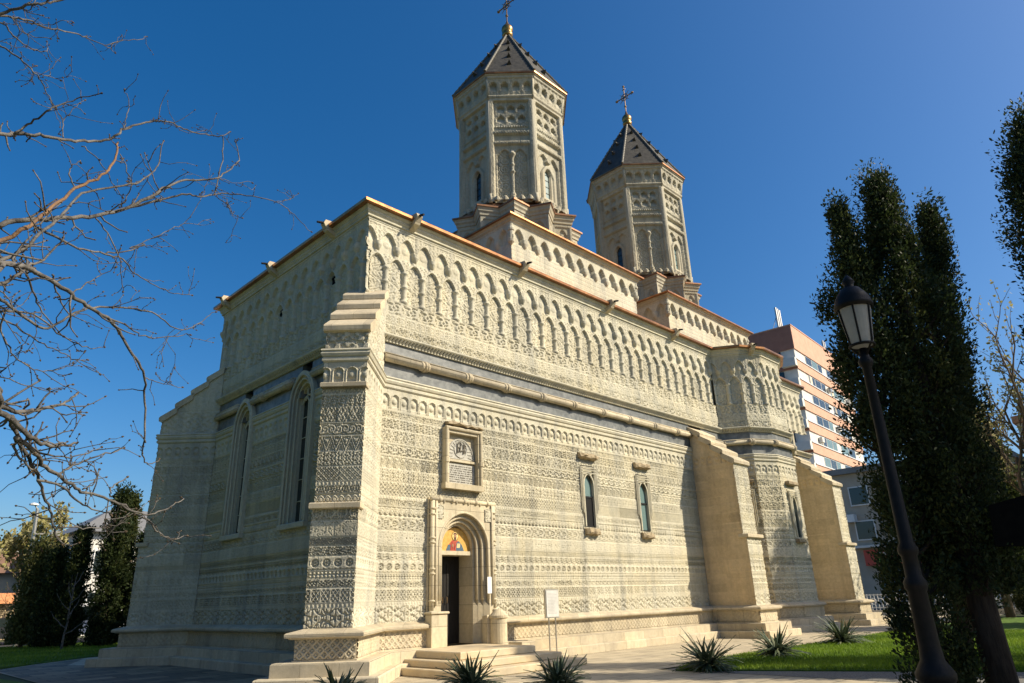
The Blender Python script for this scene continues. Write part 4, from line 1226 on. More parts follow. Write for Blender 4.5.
def build_tower_block(cx):
    x0, x1, y0, y1 = cx-4.05, cx+4.2, 1.25, 8.75
    q = MB(); q.box(x0+.15, y0+.15, 12.6, x1-.15, y1-.15, 15.5)
    root = q.build('tower_block', M['stone'], church)
    per = 0.735
    def face(O, U, Nn, L, st):
        n_ = round(L/per); k = L/n_
        bands = [(12.6, 13.4, None, 0), (13.4, 14.0, None, 0), (14.0, 14.7, None, 0), (14.7, 15.46, None, 0)]
        grid_face('arched_frieze', O, U, Nn, 0, L, 12.9, 15.46, st, lambda u, z: block_h(u*per/k, z), M['stone'], root, (), 3, bands)
    face((x0,y0,0), (1,0,0), (0,-1,0), x1-x0, 0.028)
    face((x0,y0,0), (0,1,0), (-1,0,0), y1-y0, 0.035)
    face((x1,y0,0), (0,1,0), (1,0,0), y1-y0, 0.07)
    face((x0,y1,0), (1,0,0), (0,1,0), x1-x0, 0.07)
    P = [(x0,y0),(x1,y0),(x1,y1),(x0,y1)]
    q = MB(); q.sweep(miter_path(P, closed=True), [(-.05,15.40),(.08,15.41),(.10,15.48),(.17,15.53),(.17,15.58),(.25,15.64),(-.05,15.64)], closed=True)
    for (x, y) in P[:2]:
        q.lathe(x, y, [(0.03,14.5),(0.13,14.62),(0.15,14.74),(0.10,14.78),(0.10,15.1),(0.14,15.14),(0.14,15.22),(0.1,15.3),(0.1,15.42)], 10)
    q.build('block_cornice', M['stone'], root)
    q = MB(); q.sweep(miter_path(P, closed=True), [(0.1,15.642),(.33,15.642),(.345,15.655),(.345,15.72),(.325,15.735),(-.3,15.85)], closed=True); q.build('copper_eave', M['copper'], root)
    q = MB(); pyramid_roof(q, [(p[0]+(.25 if p[0] < cx else -.25), p[1]+(.25 if p[1] < 5 else -.25), 15.83) for p in P], [(cx+sx*2.0, 5+sy*2.0, 16.9) for sx, sy in ((-1,-1),(1,-1),(1,1),(-1,1))]); q.build('block_roof', M['copper_dull'], root)
    return root
build_tower_block(CX)
build_tower_block(CX+10.97)

def build_tower(cx, cy):
    q = MB(); q.prism(octo(2.12, cx, cy), 15.9, 25.2)
    root = q.build('tower', M['stone_grey'], church)
    SR = star(3.02, 2.45, cx, cy)
    q = MB(); q.prism([(cx+(x-cx)*.94, cy+(y-cy)*.94) for x, y in SR], 15.8, 17.85)
    q.build('star_base', M['stone_grey'], root)
    def panel(L):
        def f(u, z):
            d = np.minimum(np.minimum(u, L-u)-0.10, np.minimum(z-16.0, 17.54-z)-0.08)
            h = np.where(d > 0, -0.05, 0.0)
            du = u-L/2; rr = L*0.24
            h = np.where((np.abs(du) < rr) & (z < 17.05+0.28*(1-(np.clip(np.abs(du)/rr, 0, 1))**1.7)) & (z > 16.1), -0.12, h)
            h = np.where(np.hypot(du, z-17.05) < 0.09, -0.05, h)
            return h
        return f
    n = len(SR)
    for i in range(n):
        a = np.array([*SR[i], 0.0]); b = np.array([*SR[(i+1) % n], 0.0]); L = np.linalg.norm(b-a); U = (b-a)/L; Nn = np.array([U[1], -U[0], 0])
        mid = (a+b)/2 - np.array([cx, cy, 0])
        vis = (mid[0]+mid[1]) < 1.5
        grid_face('star_panel', a, U, Nn, 0, L, 15.9, 17.68, 0.03 if vis else 0.12, panel(L), M['stone_grey'], root, (), i, [(15.9, 17.68, None, 0)])
    pth = miter_path(SR, closed=True)
    q = MB(); q.sweep(pth, [(-.05,17.62),(.04,17.63),(.05,17.74),(.11,17.82),(.11,17.90),(.16,17.98),(-.1,17.98)], closed=True); q.build('star_cornice', M['stone_grey'], root)
    q = MB(); q.sweep(pth, [(0.0,17.982),(.18,17.982),(.195,17.995),(.195,18.07),(-.05,18.10)], closed=True); q.build('copper_eave', M['copper_dull'], root)
    q = MB(); S3 = [(cx+(x-cx)*1.02, cy+(y-cy)*1.02) for x, y in SR]
    pyramid_roof(q, [(x, y, 18.09) for x, y in S3], [(cx+2.4*math.cos(math.radians(15+15*k)), cy+2.4*math.sin(math.radians(15+15*k)), 18.42) for k in range(24)]); q.build('star_roof', M['copper_dull'], root)
    # rosette collar at the foot of the drum
    for k in range(8):
        an = k*math.pi/4
        Nn = np.array([math.cos(an), math.sin(an), 0]); U = np.array([-math.sin(an), math.cos(an), 0])
        O = np.array([cx, cy, 0]) + Nn*2.5
        vis = k in (3, 4, 5, 6, 7)
        st = 0.025 if vis else 0.08
        ufun = lambda u, z: u*(1 + drum_off(z)/2.5)
        bands = [(18.3,19.1,None,0),(19.1,19.8,None,0),(19.8,20.6,None,0),(20.6,21.4,None,0),(21.4,22.3,None,0),(22.3,23.2,None,0),(23.2,24.06,None,0),(24.06,25.24,None,0)]
        grid_face('carved_drum_face', O, U, Nn, -1.035, 1.035, 18.35, 25.24, st, drum_h(k % 2 == 0), M['stone_grey'], root, (), 50+k, bands, ufun, drum_off)
        q = MB()
        for j in range(5):
            c_ = O + U*(-0.75+0.375*j) + Nn*0.02
            q.tube([c_ + np.array([0,0,18.50]), c_ + Nn*0.10 + np.array([0,0,18.60])], [0.16, 0.05], 8)
        q.build('rosette', M['stone_grey'], root)
        if k % 2 == 0:
            q = MB(); Zv = np.array([0,0,1.0])
            q.extrude_poly([O + U*u - Nn*0.30 + Zv*z for u, z in [(-.2,18.96)] + pointed(0, .2, 20.25, .27, 8) + [(.2,18.96)]], Nn*0.02)
            w = q.build('window', M['glass_teal' if k == 6 else 'glass'], root)
            if vis:
                q = MB()
                for z in (19.3, 19.65, 20.0, 20.3): q.frame_box(O, U, Nn, -.2, .2, -.28, -.265, z-.012, z+.012)
                q.build('glazing_bar', M['iron'], w)
    for (x, y) in octo(2.5, cx, cy):
        q = MB(); q.tube([(x, y, 18.3), (x, y, 23.95)], 0.062, 10); q.tube([(x, y, 18.3), (x, y, 18.75)], 0.085, 10); q.tube([(x, y, 24.0), (cx+(x-cx)*1.07, cy+(y-cy)*1.07, 25.2)], 0.07, 8)
        q.build('corner_shaft', M['stone_grey'], root, smooth=True)
    q = MB(); OC = octo(2.5, cx, cy)
    q.sweep(miter_path(OC, closed=True), [(.1,25.16),(.24,25.17),(.27,25.22),(.33,25.26),(.33,25.30),(-.1,25.30)], closed=True); q.build('tower_cornice', M['stone_grey'], root)
    q = MB(); q.sweep(miter_path(OC, closed=True), [(.2,25.302),(.37,25.302),(.385,25.315),(.385,25.39),(.36,25.41),(.1,25.45)], closed=True); q.build('copper_eave', M['copper'], root)
    q = MB(); pyramid_roof(q, [(x, y, 25.41) for x, y in octo(2.85, cx, cy)], [(x, y, 30.35) for x, y in octo(0.12, cx, cy)])
    q.build('tower_roof', M['slate'], root)
    q = MB()
    for k in range(8):
        an = math.pi/8 + k*math.pi/4; r0 = 2.85/math.cos(math.pi/8)
        pts = [np.array([cx+(r0*(1-t)+0.13*t+0.02)*math.cos(an), cy+(r0*(1-t)+0.13*t+0.02)*math.sin(an), 25.43+4.92*t]) for t in np.linspace(0, 1, 34)]
        q.tube(pts, [0.055 if i % 2 else 0.075 for i in range(34)], 6)
    q.build('roof_ridge', noise_mat('ridge_sheet', (0.09, 0.082, 0.062), (0.16, 0.145, 0.11), 8, 0.55), root)
    for k in range(8):
        an = k*math.pi/4
        Nn = np.array([math.cos(an), math.sin(an), 0]); U = np.array([-math.sin(an), math.cos(an), 0]); Zv = np.array([0,0,1.0])
        for j in range(4):
            t = 0.16 + 0.19*j
            c_ = np.array([cx, cy, 0]) + Nn*(2.85*(1-t)+0.12*t) + Zv*(25.41+4.94*t)
            q = MB(); w = 0.13*(1-0.25*t)
            A = [c_-U*w, c_+U*w, c_+Nn*0.20+Zv*0.16, c_-Nn*0.18+Zv*0.34]
            q.add(A, [(0,1,2),(0,2,3),(1,3,2)]); q.build('roof_vent', M['slate'], root)
    q = MB(); q.lathe(cx, cy, [(0.17,30.25),(0.26,30.32),(0.30,30.42),(0.30,30.52),(0.24,30.60),(0.27,30.66),(0.32,30.80),(0.30,30.95),(0.20,31.10),(0.10,31.22),(0.06,31.38),(0.035,31.45)], 16)
    q.build('finial', M['gold'], root, smooth=True)
    q = MB()
    q.tube([(cx,cy,31.4),(cx,cy,33.45)], 0.032, 8); q.tube([(cx,cy-0.62,32.62),(cx,cy+0.62,32.62)], 0.036, 8)
    q.tube([(cx, cy+0.25*math.cos(a), 32.62+0.25*math.sin(a)) for a in np.linspace(0, 2*math.pi, 21)], 0.028, 6)
    for sx, sz in ((1,1),(1,-1),(-1,1),(-1,-1)):
        q.tube([(cx,cy+sx*.05,32.62+sz*.05),(cx,cy+sx*.36,32.62+sz*.36)], [0.03,0.012], 6)
    for (dy, z) in ((-.64,32.62),(.64,32.62),(0,33.48),(0,31.85)):
        q.lathe(cx, cy+dy, [(0.02,z-.09),(0.075,z-.04),(0.085,z),(0.075,z+.04),(0.02,z+.09)], 8)
        if z == 32.62:
            q.tube([(cx,cy+dy*.86,z-.11),(cx,cy+dy*.86,z+.11)], 0.028, 6)
    q.tube([(cx,cy-.11,33.25),(cx,cy+.11,33.25)], 0.028, 6)
    q.build('cross', M['bronze'], root)
    return root
tower = build_tower(CX, CY)
t2 = tower.copy(); COL.objects.link(t2); t2.location = (10.97, 0, 0)
for ch in list(tower.children):
    c2 = ch.copy(); COL.objects.link(c2); c2.parent = t2
    for gc in list(ch.children):
        c3 = gc.copy(); COL.objects.link(c3); c3.parent = c2

# ================================================================== TREES AND PLANTS
def leaf_quads(centers, size, rng, up=0.2, jitter=0.35, aspect=1.7, normals=None):
    """small bent leaf quads at given centres"""
    n = len(centers)
    d = rng.normal(0, 1, (n, 3)); d[:, 2] += up
    if normals is not None: d = d*0.8 + normals*1.0
    d /= np.linalg.norm(d, axis=1)[:, None]
    a = rng.normal(0, 1, (n, 3)); s = np.cross(d, a); s /= np.linalg.norm(s, axis=1)[:, None]
    L = size*(1 + rng.uniform(-jitter, jitter, n))[:, None]; Wd = L/aspect
    p0 = centers - s*Wd*0.35; p1 = centers + s*Wd*0.35
    mid = centers + d*L*0.55
    p2 = mid + s*Wd*0.5; p3 = mid - s*Wd*0.5
    tip = centers + d*L
    V = np.stack([p0, p1, p2, tip, p3], 1).reshape(-1, 3)
    F = np.arange(n*5).reshape(n, 5)
    return V, F

def limb_pts(a, b, sag, rng, n=6, wob=0.05):
    a = np.array(a, float); b = np.array(b, float); L = np.linalg.norm(b-a)
    return [a + (b-a)*t + np.array([0, 0, sag*math.sin(math.pi*t)]) + rng.normal(0, wob*L*0.3, 3)*(0 < t < 1) for t in np.linspace(0, 1, n)]

def conifer(name, base, H, rfun, z0, ntips, leaves, size, mat, label, seed, group=None, trunk_r=0.16, clump=0.24, cat='tree', lean=(0, 0), vert=1.35, fill=0.12, bark='bark'):
    rng = np.random.default_rng(seed)
    t = thing(name, tuple(base), label, cat, group)
    base = np.array(base, float)
    q = MB()
    LN = np.array([lean[0], lean[1], 0.0])/H
    tp = [base + LN*z + np.array([rng.normal(0, 0.02)*k, rng.normal(0, 0.02)*k, z]) for k, z in enumerate(np.linspace(-0.1, H*0.97, 9))]
    q.tube(tp, list(np.linspace(trunk_r*1.15, 0.03, 9)), 9)
    q.build('trunk', M[bark], t, smooth=True)
    zt = z0 + (H-z0)*rng.beta(1.0, 1.15, ntips)
    an = rng.uniform(0, 2*np.pi, ntips)
    lob = 1 + 0.22*np.sin(3*an+zt*1.1+seed) + 0.15*np.sin(5*an-zt*2.3)
    rr = rfun((zt-z0)/(H-z0))*lob*np.sqrt(rng.uniform(fill, 1.0, ntips))
    tips = base + np.stack([rr*np.cos(an), rr*np.sin(an), zt], 1) + LN*zt[:, None]
    lm = MB()
    for i in np.argsort(rr)[-min(70, ntips//3):]:
        zz = max(z0*0.8+0.1, zt[i] - 0.7*rr[i] - 0.15)
        lm.tube(limb_pts(base + LN*zz + np.array([0, 0, zz]), tips[i], -0.05, rng, 4), [0.035, 0.028, 0.018, 0.008], 4, cap=False)
    lm.build('limbs', M[bark], t)
    per = max(1, leaves//ntips)
    c = np.repeat(tips, per, 0) + np.clip(rng.normal(0, 1, (ntips*per, 3)), -1.8, 1.8)*np.array([clump, clump, clump*vert])*np.repeat(rng.uniform(0.55, 1.25, ntips), per)[:, None]
    tipt = np.repeat(rng.normal(0, 0.2, ntips), per)
    keepm = c[:, 2] > base[2] + z0*0.9
    c = c[keepm]
    out = c - base; out[:, 2] = 0.6*np.hypot(out[:, 0], out[:, 1]) + 0.3
    out /= np.linalg.norm(out, axis=1)[:, None]
    V, F = leaf_quads(c, size*1.15, rng, 0.3, 0.5, 2.2, out)
    tn = np.clip(rng.normal(0.36, 0.16, len(c)) + tipt[keepm], 0, 1)
    mesh_np('crown', V, F, mat, t, tone=np.repeat(tn, 5))
    return t

col_r = lambda R_, p=0.55: (lambda s: R_*np.clip(np.minimum(1.0, 0.72+s*1.2), 0, 1)*np.clip(1-s, 0, 1)**p)
tuft = lambda R_, w=0.35: (lambda s: R_*np.clip(0.75+s*0.9, 0, 1)*np.clip((1-s)/w, 0, 1)**0.75*(1-0.25*s))
FE = dict(vert=2.0, fill=0.25, bark='bark_dark')
conifer('evergreen_tree', (3.75,-12.24,0), 9.3, tuft(0.68, 0.34), 1.6, 150, 62000, 0.050, M['thuja'], 'tallest dark columnar evergreen, its trunk rising behind the street lamp', 101, trunk_r=0.2, clump=0.115, **FE)
conifer('evergreen_tree', (3.2,-11.6,0), 8.5, tuft(0.56, 0.22), 0.15, 150, 56000, 0.050, M['thuja'], 'dark columnar evergreen left of the tallest one, its foliage reaching the lawn beside the lamp', 102, trunk_r=0.1, clump=0.115, **FE)
conifer('evergreen_tree', (4.85,-11.45,0), 9.05, tuft(0.58, 0.42), 1.2, 140, 56000, 0.052, M['thuja'], 'dark evergreen with a pointed ragged crown right of the tallest columnar one', 103, trunk_r=0.14, clump=0.12, lean=(0.35,-1.3), **FE)
conifer('evergreen_tree', (5.55,-14.68,0), 10.2, tuft(0.92, 0.40), 5.0, 150, 48000, 0.056, M['thuja'], 'tall dark evergreen cut off by the right edge above the bare spring tree', 104, trunk_r=0.18, clump=0.14, **FE)
conifer('evergreen_tree', (29.5,-13.2,0), 14.0, col_r(2.3, 0.6), 2.2, 330, 26000, 0.24, M['thuja'], 'dark evergreen deep on the right lawn behind the bare spring tree', 105, trunk_r=0.25, clump=0.4)
conifer('evergreen_tree', (35.0,-6.4,0), 11.5, col_r(2.5, 0.5), 1.6, 260, 26000, 0.24, M['thuja'], 'low dark evergreen at the far end of the right lawn before the white fence', 106, trunk_r=0.2, clump=0.4)
# evergreens standing beyond the right edge of the photograph; they shade the lamp, the lawn and the paving
for k, (bx, by, hh, rr_) in enumerate(((4.6,-19.6,11.5,1.6), (8.4,-18.9,11.5,1.35), (11.0,-16.6,11.0,0.95), (14.2,-17.2,14.5,1.2))):
    conifer('evergreen_tree', (bx,by,0), hh, col_r(rr_, 0.5), 1.8, 260, 15000, 0.16, M['thuja'], ['dark evergreen behind the lamp side walk, outside the right edge', 'dark evergreen on the right lawn, just outside the right edge', 'slim evergreen beside the gravel walk, outside the right edge', 'slender evergreen far out on the right lawn, outside the right edge'][k], 150+k, trunk_r=0.18, clump=0.3)

# added, unseen trees: cut skylight on the west front, bounce pale light onto it
for k, (bx, by) in enumerate(((-24,-6),(-25,1),(-24,7.5),(-24,14),(-22.5,20.5),(-18.5,25.5))):
    conifer('skylight_block_tree', (bx,by,0), 15.0+1.3*math.sin(k*2.1), col_r(3.6, 0.5), 0.8, 260, 9000, 0.5, M['bloom'], 'broad pale spring-green tree added out of view to cut skylight on the west front', 170+k, 'row of added unseen trees west of the church', trunk_r=0.3, clump=0.75)
# clipped evergreens at the left, north of the church
LB = [((1.80,25.3,0), 7.6, 0.56, 'thuja', 'tallest dark pointed evergreen on the left lawn close to the church'),
      ((2.50,26.0,0), 7.4, 0.30, 'thuja_light', 'sunlit yellow-green evergreen squeezed behind the tallest pointed one on the left'),
      ((3.2,25.0,0), 5.3, 0.38, 'thuja', 'dark evergreen half hidden by the left corner buttress of the church'),
      ((0.62,26.6,0), 5.7, 0.36, 'thuja', 'dark rounded evergreen just left of the tallest pointed one on the left lawn'),
      ((-0.05,27.6,0), 4.7, 0.40, 'thuja', 'dark broad evergreen between the rounded one and the pale shrub on the left lawn'),
      ]
for i, (b, h, r_, mt, lab) in enumerate(LB):
    conifer('clipped_evergreen', b, h, (lambda s, r_=r_: r_*np.clip((1-s)*2.2, 0, 1)**0.8*np.clip(0.8+s, 0, 1)), 0.1, 150, 20000, 0.11, M[mt], lab, 120+i, trunk_r=0.12, clump=0.19)
conifer('garden_shrub', (-0.75,28.9,0), 5.0, col_r(0.50, 0.5), 0.2, 110, 11000, 0.13, M['bush'], 'pale green loose shrub beside the leaning utility pole on the left', 131, trunk_r=0.1, clump=0.3, cat='shrub')

def rec_tree(q, p, d, L, r, depth, rng, tips, spread=0.55, up=0.15, nseg=4):
    pts = [np.array(p, float)]; dd = np.array(d, float)
    for i in range(nseg):
        dd = dd + rng.normal(0, 0.12, 3) + np.array([0, 0, up*0.3]); dd /= np.linalg.norm(dd)
        pts.append(pts[-1] + dd*L/nseg)
    q.tube(pts, list(np.linspace(r, r*0.62, nseg+1)), 7 if depth > 2 else 4, cap=False)
    if depth == 0:
        tips += pts[1:]; return
    for k in range(rng.integers(2, 4)):
        i = rng.integers(max(1, nseg-2), nseg+1)
        nd = dd + rng.normal(0, spread, 3) + np.array([0, 0, up]); nd /= np.linalg.norm(nd)
        rec_tree(q, pts[i], nd, L*rng.uniform(0.62, 0.85), r*0.58, depth-1, rng, tips, spread, up, nseg)
    if depth <= 2: tips += pts[1::2]
def bare_tree(name, base, H, seed, label, bud=0.10, mat='bloom', nb=4, depth=5, r0=0.2, stems=1, spread=0.45, up=0.22):
    rng = np.random.default_rng(seed)
    t = thing(name, base, label, 'tree')
    q = MB(); tips = []
    for s_ in range(stems):
        dd = np.array([rng.normal(0, 0.12*stems), rng.normal(0, 0.12*stems), 1.0])
        rec_tree(q, base, dd, H*0.30, r0, depth, rng, tips, spread, up)
    q.build('trunk', M['bark'], t, smooth=True)
    T = np.array(tips); T = np.repeat(T, nb, 0) + rng.normal(0, 0.08, (len(T)*nb, 3))
    V, F = leaf_quads(T, bud, rng, 0.3, 0.5, 1.5)
    mesh_np('crown', V, F, M[mat], t, tone=np.repeat(np.clip(rng.normal(0.5, 0.3, len(T)), 0, 1), 5))
    return t
bare_tree('budding_tree', (26.6,-10.4,0), 14.5, 7, 'bare spring tree with yellow buds behind the dark evergreens on the right', 0.13, nb=2, stems=2)
bare_tree('budding_tree', (1.7,38.5,0), 9.6, 9, 'pale yellow-green budding tree beyond the evergreens on the left', 0.20, 'bloom', nb=6, depth=4, r0=0.11, stems=4, spread=0.35, up=0.3)
bare_tree('bare_street_tree', (0.6,44.2,0), 4.2, 13, 'small leafless tree in front of the stone wall on the far left', 0.05, 'bush', nb=1, depth=4, r0=0.07, stems=2, spread=0.6)
# thin bare sapling on the left lawn
rng = np.random.default_rng(31)
sp = thing('sapling', (-0.12, 23.9, 0), 'thin leafless sapling on the left lawn before the dark evergreens', 'sapling')
q = MB(); q.tube(limb_pts((-0.12,23.9,0), (-0.02,23.9,3.4), 0, rng, 7, 0.02), list(np.linspace(0.055, 0.012, 7)), 6)
for k in range(9):
    z = 0.7 + 0.26*k; a = k*2.4; L = 0.95-0.07*k
    q.tube(limb_pts((-0.10,23.9,z), (-0.1+L*math.cos(a), 23.9+L*math.sin(a)*0.7, z+0.75), -0.08, rng, 5, 0.06), [0.03,0.025,0.02,0.014,0.008], 5)
q.build('trunk', M['twig'], sp)

# ---- bare tree at the left: limbs reaching in from a trunk outside the frame
def from_crop(pts, ox, oy, sc): return [(ox + x/sc, oy + y/sc) for x, y in pts]
A_ = lambda *p: from_crop(p, 0, 0, 4.553)
B_ = lambda *p: from_crop(p, 0, 120, 4.269)
C_ = lambda *p: from_crop(p, 130, 80, 3.794)
D_ = lambda *p: from_crop(p, 0, 260, 3.795)
E_ = lambda *p: from_crop(p, 0, 400, 4.016)
LIMBS = [  # (pixel polyline, near distance, far distance, radius start, radius end, material)
 (A_((-260,640),(0,612),(70,608),(180,618),(280,632),(380,643),(500,632),(545,605),(565,585),(683,555)) + C_((110,155),(160,163),(215,190),(300,210),(350,212),(378,195)), 5.6, 6.6, .030, .007, 'twig'),
 (A_((-240,60),(0,70),(130,95),(210,125),(340,150),(400,175),(480,210),(520,235)), 6.4, 7.2, .024, .005, 'twig'),
 (A_((480,208),(550,185),(640,180),(665,165)), 7.1, 7.3, .008, .005, 'twig'),
 (A_((-200,110),(0,65),(120,25),(200,15),(275,0),(400,-40)), 6.4, 6.0, .030, .012, 'twig'),
 (A_((-200,20),(0,100),(60,160),(110,200),(170,230),(215,230),(215,190)), 6.2, 6.8, .016, .005, 'twig'),
 (A_((-200,140),(0,210),(90,265),(150,325),(185,365),(215,430),(245,485)), 5.9, 5.9, .016, .006, 'twig'),
 (A_((65,605),(140,560),(220,505),(250,485),(350,450),(465,428)), 5.75, 5.4, .016, .006, 'twig'),
 (A_((285,625),(290,560),(320,510),(385,455)), 5.9, 6.1, .009, .004, 'twig'),
 (A_((150,325),(210,345),(275,360)), 5.9, 6.0, .006, .004, 'twig'),
 (A_((565,585),(580,520),(585,450),(560,410)), 6.1, 6.2, .009, .004, 'twig'),
 (A_((50,80),(100,145),(160,165),(230,178)), 6.5, 6.6, .009, .005, 'twig'),
 (A_((70,95),(200,112),(285,95),(325,98)), 6.5, 6.4, .006, .004, 'twig'),
 (B_((-250,470),(0,445),(110,425),(250,420),(400,410),(540,375),(683,305)) + C_((100,430),(180,385),(260,380),(330,370),(385,335),(413,295),(400,235)), 5.2, 6.4, .040, .007, 'twig'),
 (B_((540,375),(683,340)) + C_((100,460),(200,432),(260,442),(310,435),(360,430),(460,440),(555,462),(620,510),(683,575)), 6.0, 6.8, .020, .005, 'twig'),
 (C_((555,462),(600,455),(640,430)), 6.6, 6.7, .006, .004, 'twig'),
 (C_((330,370),(400,392),(460,385)), 6.3, 6.4, .006, .004, 'twig'),
 (C_((350,212),(352,290),(335,370),(320,430)), 6.6, 6.4, .008, .010, 'twig'),
 (C_((320,440),(370,470),(385,505),(425,525)), 6.5, 6.6, .006, .004, 'twig'),
 (B_((-200,640),(0,520),(110,460),(200,395),(320,295),(400,260),(460,210),(500,140),(500,100)), 4.9, 5.6, .030, .012, 'twig_orange'),
 (B_((320,295),(295,220),(330,180),(345,175)), 5.3, 5.4, .010, .004, 'twig'),
 (B_((-150,720),(0,600),(90,560),(190,470),(270,400),(380,305),(560,275),(640,235)) + C_((110,310),(123,230)), 4.7, 5.8, .028, .007, 'twig'),
 (B_((150,455),(240,500),(330,545),(450,570),(530,600)) + D_((500,40),(560,80),(640,120),(725,133)), 5.5, 6.6, .018, .005, 'twig'),
 (B_((450,570),(540,560),(620,530)) + C_((0,640),(80,600),(160,565),(215,535),(265,460),(270,430)), 6.0, 6.5, .011, .004, 'twig'),
 (B_((410,420),(470,500),(515,600)) + D_((460,10),(460,80),(470,115)), 5.8, 6.1, .010, .005, 'twig'),
 (B_((515,150),(545,220),(560,280),(540,330),(515,375)), 5.8, 5.8, .007, .007, 'twig'),
 (B_((350,110),(420,170),(470,250),(520,330)), 5.8, 5.9, .008, .005, 'twig'),
 (D_((-260,-10),(0,10),(100,30),(180,70),(270,130),(340,180),(410,220),(450,270),(500,360),(550,440),(548,540),(552,683)) + E_((580,160),(575,230),(600,258),(645,240)), 4.6, 6.6, .036, .006, 'twig'),
 (D_((340,180),(450,180),(560,195),(620,230),(690,268),(760,235),(815,195)), 5.6, 6.4, .014, .005, 'twig'),
 (D_((410,220),(480,250),(550,290),(640,292),(720,282)), 5.8, 6.2, .012, .005, 'twig'),
 (D_((550,445),(600,465),(690,482)), 6.1, 6.3, .008, .004, 'twig'),
 (D_((640,465),(662,415)), 6.2, 6.2, .006, .004, 'twig'),
 (D_((-200,120),(0,150),(80,210),(180,260),(270,210),(340,180)), 5.0, 5.6, .020, .012, 'twig'),
 (D_((-200,190),(0,195),(130,205),(240,290),(330,330),(400,330)), 5.2, 5.8, .020, .004, 'twig'),
 (D_((-150,200),(0,225),(60,250),(150,310),(230,350),(300,390),(380,430)), 5.5, 6.0, .016, .004, 'twig'),
 (D_((-100,200),(0,270),(50,350),(110,410),(200,420),(280,395)), 5.3, 5.6, .014, .004, 'twig'),
 (D_((-200,170),(0,90),(60,60),(110,20),(160,0),(240,-80)), 4.8, 5.0, .026, .010, 'twig'),
 (D_((100,40),(130,130),(160,200),(240,290)), 5.2, 5.5, .014, .006, 'twig'),
 (D_((200,50),(215,120),(270,210),(330,175)), 5.2, 5.5, .012, .006, 'twig'),
 (D_((270,130),(330,90),(380,60),(435,30)), 5.4, 5.5, .010, .004, 'twig'),
 (D_((-100,440),(0,440),(100,475),(190,490),(275,470)), 5.6, 5.9, .010, .004, 'twig'),
 (D_((-220,490),(0,555),(60,575),(160,565),(240,545),(290,512)), 4.3, 4.9, .034, .010, 'twig'),
 (D_((-200,520),(0,580),(45,605)) + E_((40,70),(60,130),(100,210),(150,300),(190,420),(220,520),(245,575)), 4.3, 5.2, .036, .008, 'twig'),
 (D_((140,560),(190,495),(180,490)), 4.6, 4.7, .010, .006, 'twig'),
 (E_((40,70),(110,140),(180,180),(240,185),(310,172)), 4.4, 4.9, .028, .010, 'twig'),
 (E_((60,150),(130,200),(180,270),(270,330),(330,365),(440,400),(530,445),(600,490),(650,540),(700,560),(745,545)), 4.5, 5.8, .024, .006, 'twig'),
 (E_((440,400),(560,455),(640,450),(700,420),(735,395)), 5.2, 5.8, .012, .006, 'twig'),
 (E_((150,320),(240,345),(310,400),(370,440),(450,455)), 4.8, 5.3, .014, .006, 'twig'),
 (E_((230,510),(330,515),(420,512),(440,530),(500,530)), 5.1, 5.5, .008, .004, 'twig'),
 (E_((120,190),(200,220),(300,230),(410,190)), 4.6, 5.2, .012, .005, 'twig'),
 (E_((240,295),(310,255),(400,225),(500,192)), 4.9, 5.3, .012, .006, 'twig'),
 (E_((330,360),(380,330),(400,280)), 5.1, 5.2, .008, .005, 'twig'),
 (E_((440,390),(455,345),(510,310)), 5.3, 5.4, .009, .006, 'twig'),
 (E_((-60,40),(95,50),(105,130),(125,220),(130,290)), 4.7, 4.9, .012, .006, 'twig'),
 (E_((60,150),(70,220),(130,280)), 4.5, 4.7, .014, .008, 'twig'),
]
left_tree = thing('bare_tree', (-10.6, -9.0, 0), 'leafless tree on the left reaching crooked bare branches across the blue sky', 'tree')
rng = np.random.default_rng(77)
trunk_top = np.array([-10.5, -8.9, 7.5])
q = MB(); q.tube([(-10.6,-9.0,-0.1),(-10.62,-9.0,1.0),(-10.55,-8.95,2.6),(-10.5,-8.9,4.6),(-10.55,-8.85,6.4),(-10.5,-8.8,8.0)], [0.26,0.21,0.18,0.15,0.11,0.06], 12)
q.build('trunk', M['bark'], left_tree, smooth=True)
tw = {'twig': MB(), 'twig_orange': MB()}; buds = MB()
def smooth_line(P, n_per=4):
    P = [np.array(p, float) for p in P]; out = []
    for i in range(len(P)-1):
        p0 = P[max(i-1, 0)]; p1 = P[i]; p2 = P[i+1]; p3 = P[min(i+2, len(P)-1)]
        for k in range(n_per):
            t = k/n_per
            out.append(0.5*((2*p1) + (p2-p0)*t + (2*p0-5*p1+4*p2-p3)*t*t + (3*p1-p0-3*p2+p3)*t**3))
    out.append(P[-1]); return out
def bud_at(p, d, s):
    d = d/(np.linalg.norm(d)+1e-9)
    buds.tube([p, p + d*s*0.5, p + d*s*1.4], [s*0.45, s*0.6, s*0.1], 5)
def twiglet(p, d, L, r, depth):
    pts = [p]; dd = d/np.linalg.norm(d)
    n = 4
    for i in range(n):
        dd = dd + rng.normal(0, 0.32, 3) + np.array([0, 0, 0.05]); dd /= np.linalg.norm(dd)
        pts.append(pts[-1] + dd*L/n)
    tw['twig'].tube(pts, list(np.linspace(r, r*0.6, n+1)), 4)
    bud_at(pts[-1], dd, 0.011)
    for p_ in pts[1:-1]:
        if rng.random() < 0.5: bud_at(p_, rng.normal(0, 1, 3), 0.008)
    if depth > 0:
        for k in range(rng.integers(1, 3)):
            nd = dd + rng.normal(0, 0.8, 3); twiglet(pts[rng.integers(1, n)], nd, L*rng.uniform(0.35, 0.6), r*0.75, depth-1)
